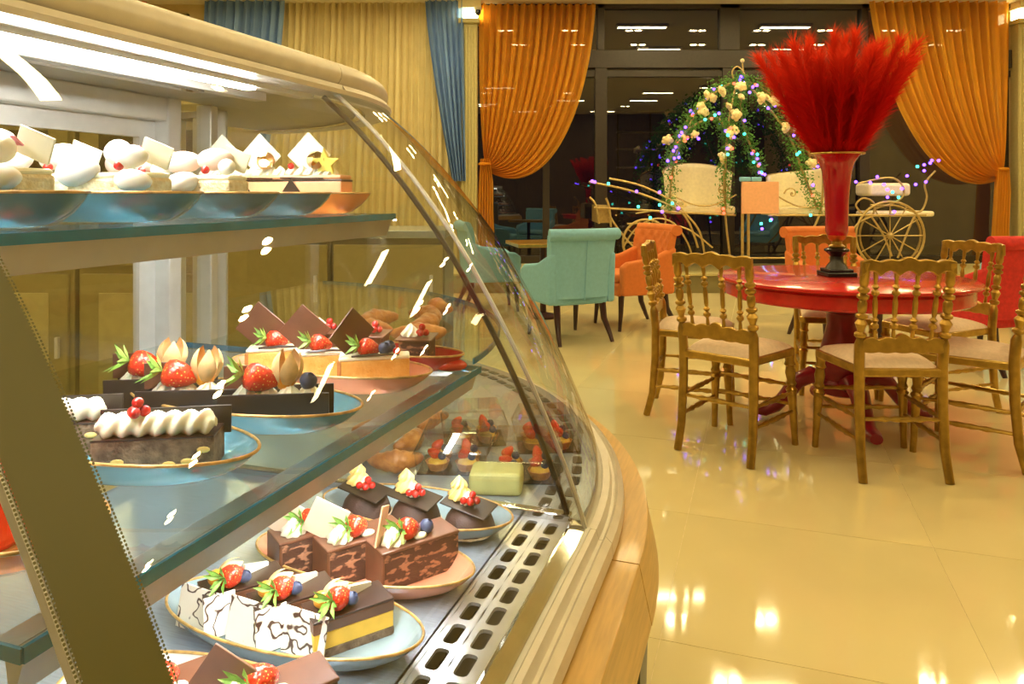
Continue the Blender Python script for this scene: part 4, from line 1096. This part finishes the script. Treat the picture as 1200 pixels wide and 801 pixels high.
# ---- middle shelf, teal plate with piped logs
plate('teal oval plate with piped cream chocolate logs, on the middle shelf', -.594, .541, ZM, 'teal', .164, .068)
for k, (bb, aa) in enumerate(((-.528,.533),(-.660,.530))):
    t = cake('chocolate_log', 'dark chocolate log slice topped with piped cream and redcurrants, %s of the printed band' % ('right','left')[k], 'cake slice', bb, aa, ZM, math.radians(8), 'chocolate logs on the teal plate')
    L = .106
    MB().box((0,0,.0155),(L,.040,.031)).build('cake_body', FM['biscuit'], t, bevel=.002)
    MB().box((.0,0,.0315),(L,.041,.002)).build('glaze_top', FM['choc'], t, bevel=.0008)
    braid(t, L*.98, .033, .011, y=-.008)
    plaque(t, (.0,.019,.036), (L*1.12,.026), (-.06,0,0), FM['plank'])
    currants(t, (-.020,-.010,.054), 4)
    for q in ((.030,-.0203,.010),(.044,-.0203,.020),(.014,-.0203,.008),(-.030,-.0203,.012)):
        MB().ball(q, (.006,.0012,.003), 8, 5).build('nut', FM['yellowcream'], t, smooth=80)
# ---- middle shelf, orange plate with red glazed cakes
plate('orange oval plate with red glazed cakes, nearest on the middle shelf', -.585, .377, ZM, 'orange', .150, .070)
for k, (bb, aa) in enumerate(((-.545,.378),(-.655,.380))):
    t = cake('glazed_cake', 'glossy red glazed cake on the orange plate, %s' % ('right one','left one')[k], 'cake', bb, aa, ZM, math.radians(-6), 'red glazed cakes on the orange plate')
    MB().box((0,0,.0255),(.092,.064,.050)).build('glaze', FM['redglaze'], t, bevel=.012, seg=4)
    MB().box((0,0,.002),(.094,.062,.004)).build('biscuit_base', FM['crust'], t, bevel=.001)
    physalis(t, (-.030,-.012,.049), (.3,1.0,0), 1.2)
# ---- upper shelf
for k, (aa, col, hx, nm) in enumerate(((.975,'orange',.150,'orange oval plate with peach mousse slices, far end of the upper shelf'),(.868,'dark',.150,'dark teal oval plate next to the orange one on the upper shelf'),
        (.745,'dark',.152,'dark teal oval plate in the middle of the upper shelf'),(.610,'deep',.156,'teal oval plate with white meringues, second nearest on the upper shelf'),(.470,'deep',.156,'teal oval plate with white meringues, nearest on the upper shelf'))):
    plate(nm, -.712, aa, ZU, col, hx, .050 if k < 2 else .062, h=.032, well=.75)
for k, (bb, aa) in enumerate(((-.652,.972),(-.742,.970),(-.812,.966))):
    t = cake('mousse_slice', 'peach mousse slice with white chocolate diamond, %s on the upper shelf' % ('right one with star fruit','middle one','left one')[k], 'cake slice', bb, aa, ZU+.0167, math.radians(-10), 'peach mousse slices')
    L = .098 if k == 0 else .085
    MB().box((0,0,.013),(L,.044,.026)).build('mousse', FM['peach'], t, bevel=.002)
    MB().box((0,0,.0275),(L+.001,.045,.003)).build('chocolate_layer', FM['choc'], t, bevel=.001)
    MB().box((0,0,.0325),(L*.98,.043,.007)).build('peach_top', FM['peach'], t, bevel=.003)
    zt = .0355
    for x in (-.036,-.020,-.004,.012,.026): rosette(t, (x,-.010,zt), .82)
    plaque(t, (-.018,.008,zt+.032), (.052,.052), (.10,.785,.05), FM['whitechoc'])
    physalis(t, (-.004,-.008,zt+.012), (1.2,.3,.6), .9)
    if k < 3:
        MB().prism([(-.022,0),(.022,0),(0,.030)], -.001, .001).build('chocolate_triangle', FM['plank'], t, (-.030,-.026,.0), (.12,0,0))
        currants(t, (-.036,-.016,zt+.014), 1); MB().tube([(-.05,-.024,zt-.004),(.02,-.024,zt-.005)], .0012, 5).build('chocolate_stick', FM['choc'], t)
    if k == 0:
        st = [((.024 if i%2 == 0 else .011)*math.cos(i*PI/5+.3), (.024 if i%2 == 0 else .011)*math.sin(i*PI/5+.3)) for i in range(10)]
        MB().prism(st, -.003, .003).build('star_fruit', FM['starfruit'], t, (.022,-.020,zt+.018), (.25,0,0), bevel=.001)
def meringue(label, b, a, rz, eggs, seed):
    t = cake('meringue_dessert', label, 'dessert', b, a, ZU+.0167, rz, 'egg-shaped meringue desserts on the upper shelf')
    r = random.Random(seed)
    MB().box((0,0,.012),(.095,.044,.024)).build('crumb_base', FM['crumb'], t, bevel=.004)
    MB().box((0,0,.026),(.092,.042,.006)).build('cream_layer', FM['cream'], t, bevel=.003)
    for i, (x, y, z, s, m) in enumerate(eggs):
        MB().lathe([(0,-.026),(.008,-.0245),(.0145,-.017),(.0172,-.006),(.0168,.004),(.0135,.014),(.0085,.021),(.004,.0245),(0,.0255)], 18).build('meringue', FM[m], t, (x,y,z), (r.uniform(-.4,.4), 1.35+r.uniform(-.3,.3), r.uniform(-.8,.8)), smooth=60).scale = (s*.82,s*.82,s*.86)
    plaque(t, (.034,.012,.050), (.034,.026), (.2,.4,.2), FM['whitechoc'])
    currants(t, (.012,-.018,.036), 1)
    MB().prism([(-.012,0),(.012,.002),(.004,.010),(-.006,.008)], -.001, .001).build('petal', FM['pinkp'], t, (.016,.004,.050), (.5,.2,.3))
E1 = [(-.030,-.014,.044,1.0,'egg'),(.006,.006,.050,.95,'egg'),(-.004,-.028,.022,.9,'egg'),(.030,-.010,.045,.75,'egg_p')]
E2 = [(-.034,-.020,.030,1.1,'egg'),(-.012,.012,.052,1.0,'egg'),(.020,-.010,.046,.9,'egg'),(.036,-.026,.020,.85,'egg')]
E3 = [(-.026,-.006,.046,1.0,'egg_p'),(.012,.004,.050,1.0,'egg_p'),(-.010,-.030,.020,.95,'egg'),(.034,-.006,.040,.7,'egg')]
meringue('meringue dessert at the far left, front of the nearest teal plate', -.648, .462, math.radians(-12), E2, 1)
meringue('meringue dessert at the left edge, back of the nearest teal plate', -.758, .475, math.radians(-8), E1, 2)
meringue('meringue dessert with a redcurrant, front of the second teal plate', -.652, .604, math.radians(-10), E2, 3)
meringue('meringue dessert behind, middle of the second teal plate', -.765, .612, math.radians(-6), E1, 4)
meringue('blush meringue dessert beside the peach mousse slices', -.660, .740, math.radians(-12), E3, 5)
meringue('blush meringue dessert at the back of the middle plate', -.768, .745, math.radians(-8), E3, 6)

# ---- corner unit: clear boxes of fruit tarts and croissants
def inc(r, t): return BA+r*math.cos(t), A1+r*math.sin(t)
def tart_box(label, b, a, rz, k):
    t = thing('clear_box', label, 'box', W(b, a, .7005), rz, 'clear lidded boxes in the corner unit')
    h = .070; x, y = .058, .046
    mb = MB(); mb.add([(-x,-y,0),(x,-y,0),(x,y,0),(-x,y,0),(-x*1.08,-y*1.08,h*.55),(x*1.08,-y*1.08,h*.55),(x*1.08,y*1.08,h*.55),(-x*1.08,y*1.08,h*.55),(-x*.85,-y*.85,h),(x*.85,-y*.85,h),(x*.85,y*.85,h),(-x*.85,y*.85,h)],
       [(0,1,5,4),(1,2,6,5),(2,3,7,6),(3,0,4,7),(4,5,9,8),(5,6,10,9),(6,7,11,10),(7,4,8,11),(8,9,10,11)]); mb.build('shell', FM['plastic'], t)
    MB().tube([(x*1.09*sx, y*1.09*sy, h*.55) for sx, sy in ((-1,-1),(1,-1),(1,1),(-1,1))], .0022, 5, True).build('lip', FM['plastic'], t)
    MB().bx(-x,x,-y,y,0,.002).build('tray', M['black'], t)
    r = random.Random(k)
    for i in range(4):
        px_, py_ = (-.026 if i % 2 else .026), (-.020 if i < 2 else .020)
        p = thing('fruit_tart', 'small fruit tart in the clear box, %s of four, %s' % (('front right','front left','back right','back left')[i], label.split(',')[-1].strip()), 'tart', W(b,a,.7025)+Matrix.Rotation(rz,3,'Z')@Vector((px_,py_,0)), rz, 'fruit tarts in clear boxes')
        MB().lathe([(.015,0),(.021,.014),(.019,.014),(.014,.008),(0,.008)], 20, ridges=12, ramp=.04).build('tart_shell', FM['crust'], p)
        MB().ball((0,0,.012),(.017,.017,.008),14,7).build('custard', FM['custard'], p, smooth=80)
        ob('strawberry', berry_me, p, (-.006,.002,.026), (.3,.9+i,0), (.7,.7,.7)); blueberry(p, (.008,-.004,.023), .8)
        ob('cream_rosette', ros_me, p, (.003,.008,.017), (0,0,0), (.6,.6,.6))
for k, (r, t, nm) in enumerate(((.90,.16,'nearest box'),(.77,.18,'second box'),(.93,.32,'outer box'),(.79,.36,'inner box'))):
    b, a = inc(r, t); tart_box('clear plastic box of fruit tarts in the corner unit, '+nm, b, a, -TH+t+.1, k)
def croissant_mesh():
    mb = MB(); n = 26; pts = []; rs = []
    for i in range(n+1):
        u = i/n; t = -1.15+2.3*u
        pts.append((.050*math.sin(t), .028*(1-math.cos(t)), .020)); k = 1-abs(2*u-1)
        rs.append(.004+.0165*k**.7*(.86+.14*abs(math.sin(PI*7*u))))
    return mb.tube(pts, rs, 14).mesh('croissant', FM['croiss'], 60)
cro = croissant_mesh()
k = 0
for z, lst, where in ((.7005, ((.68,.11),(.68,.27),(.61,.19),(.60,.38),(.70,.45)), 'on the deck of the corner unit'), (.9205, ((.72,.12),(.71,.26),(.70,.40),(.62,.16),(.60,.33),(.72,.54)), 'on the corner unit shelf')):
    for i, (r, t) in enumerate(lst):
        b, a = inc(r, t); o = ob('croissant', cro, None, W(b, a, z+(0 if True else 0)), (0,0,t*1.3+i*.9))
        prop(o, 'browned croissant %s, %s in its cluster' % (where, ('nearest','second nearest','third','fourth','fifth','farthest')[i]), 'croissant', 'croissants in the corner unit')
b, a = inc(.985, .085)
o = MB().box((0,0,.018),(.085,.060,.036)).build('reflection_block', FM['reflection'], None, W(inc(.88,.045)[0]-.02, A1+.075, .7005), (0,0,-TH+.25), bevel=.008, seg=3)  # solid block added to stand in for a cream-coloured reflection
prop(o, 'pale yellow block standing in for a reflection just behind the end pane on the deck', 'reflection')
o.location = W(-.405, A1+.065, .7005)
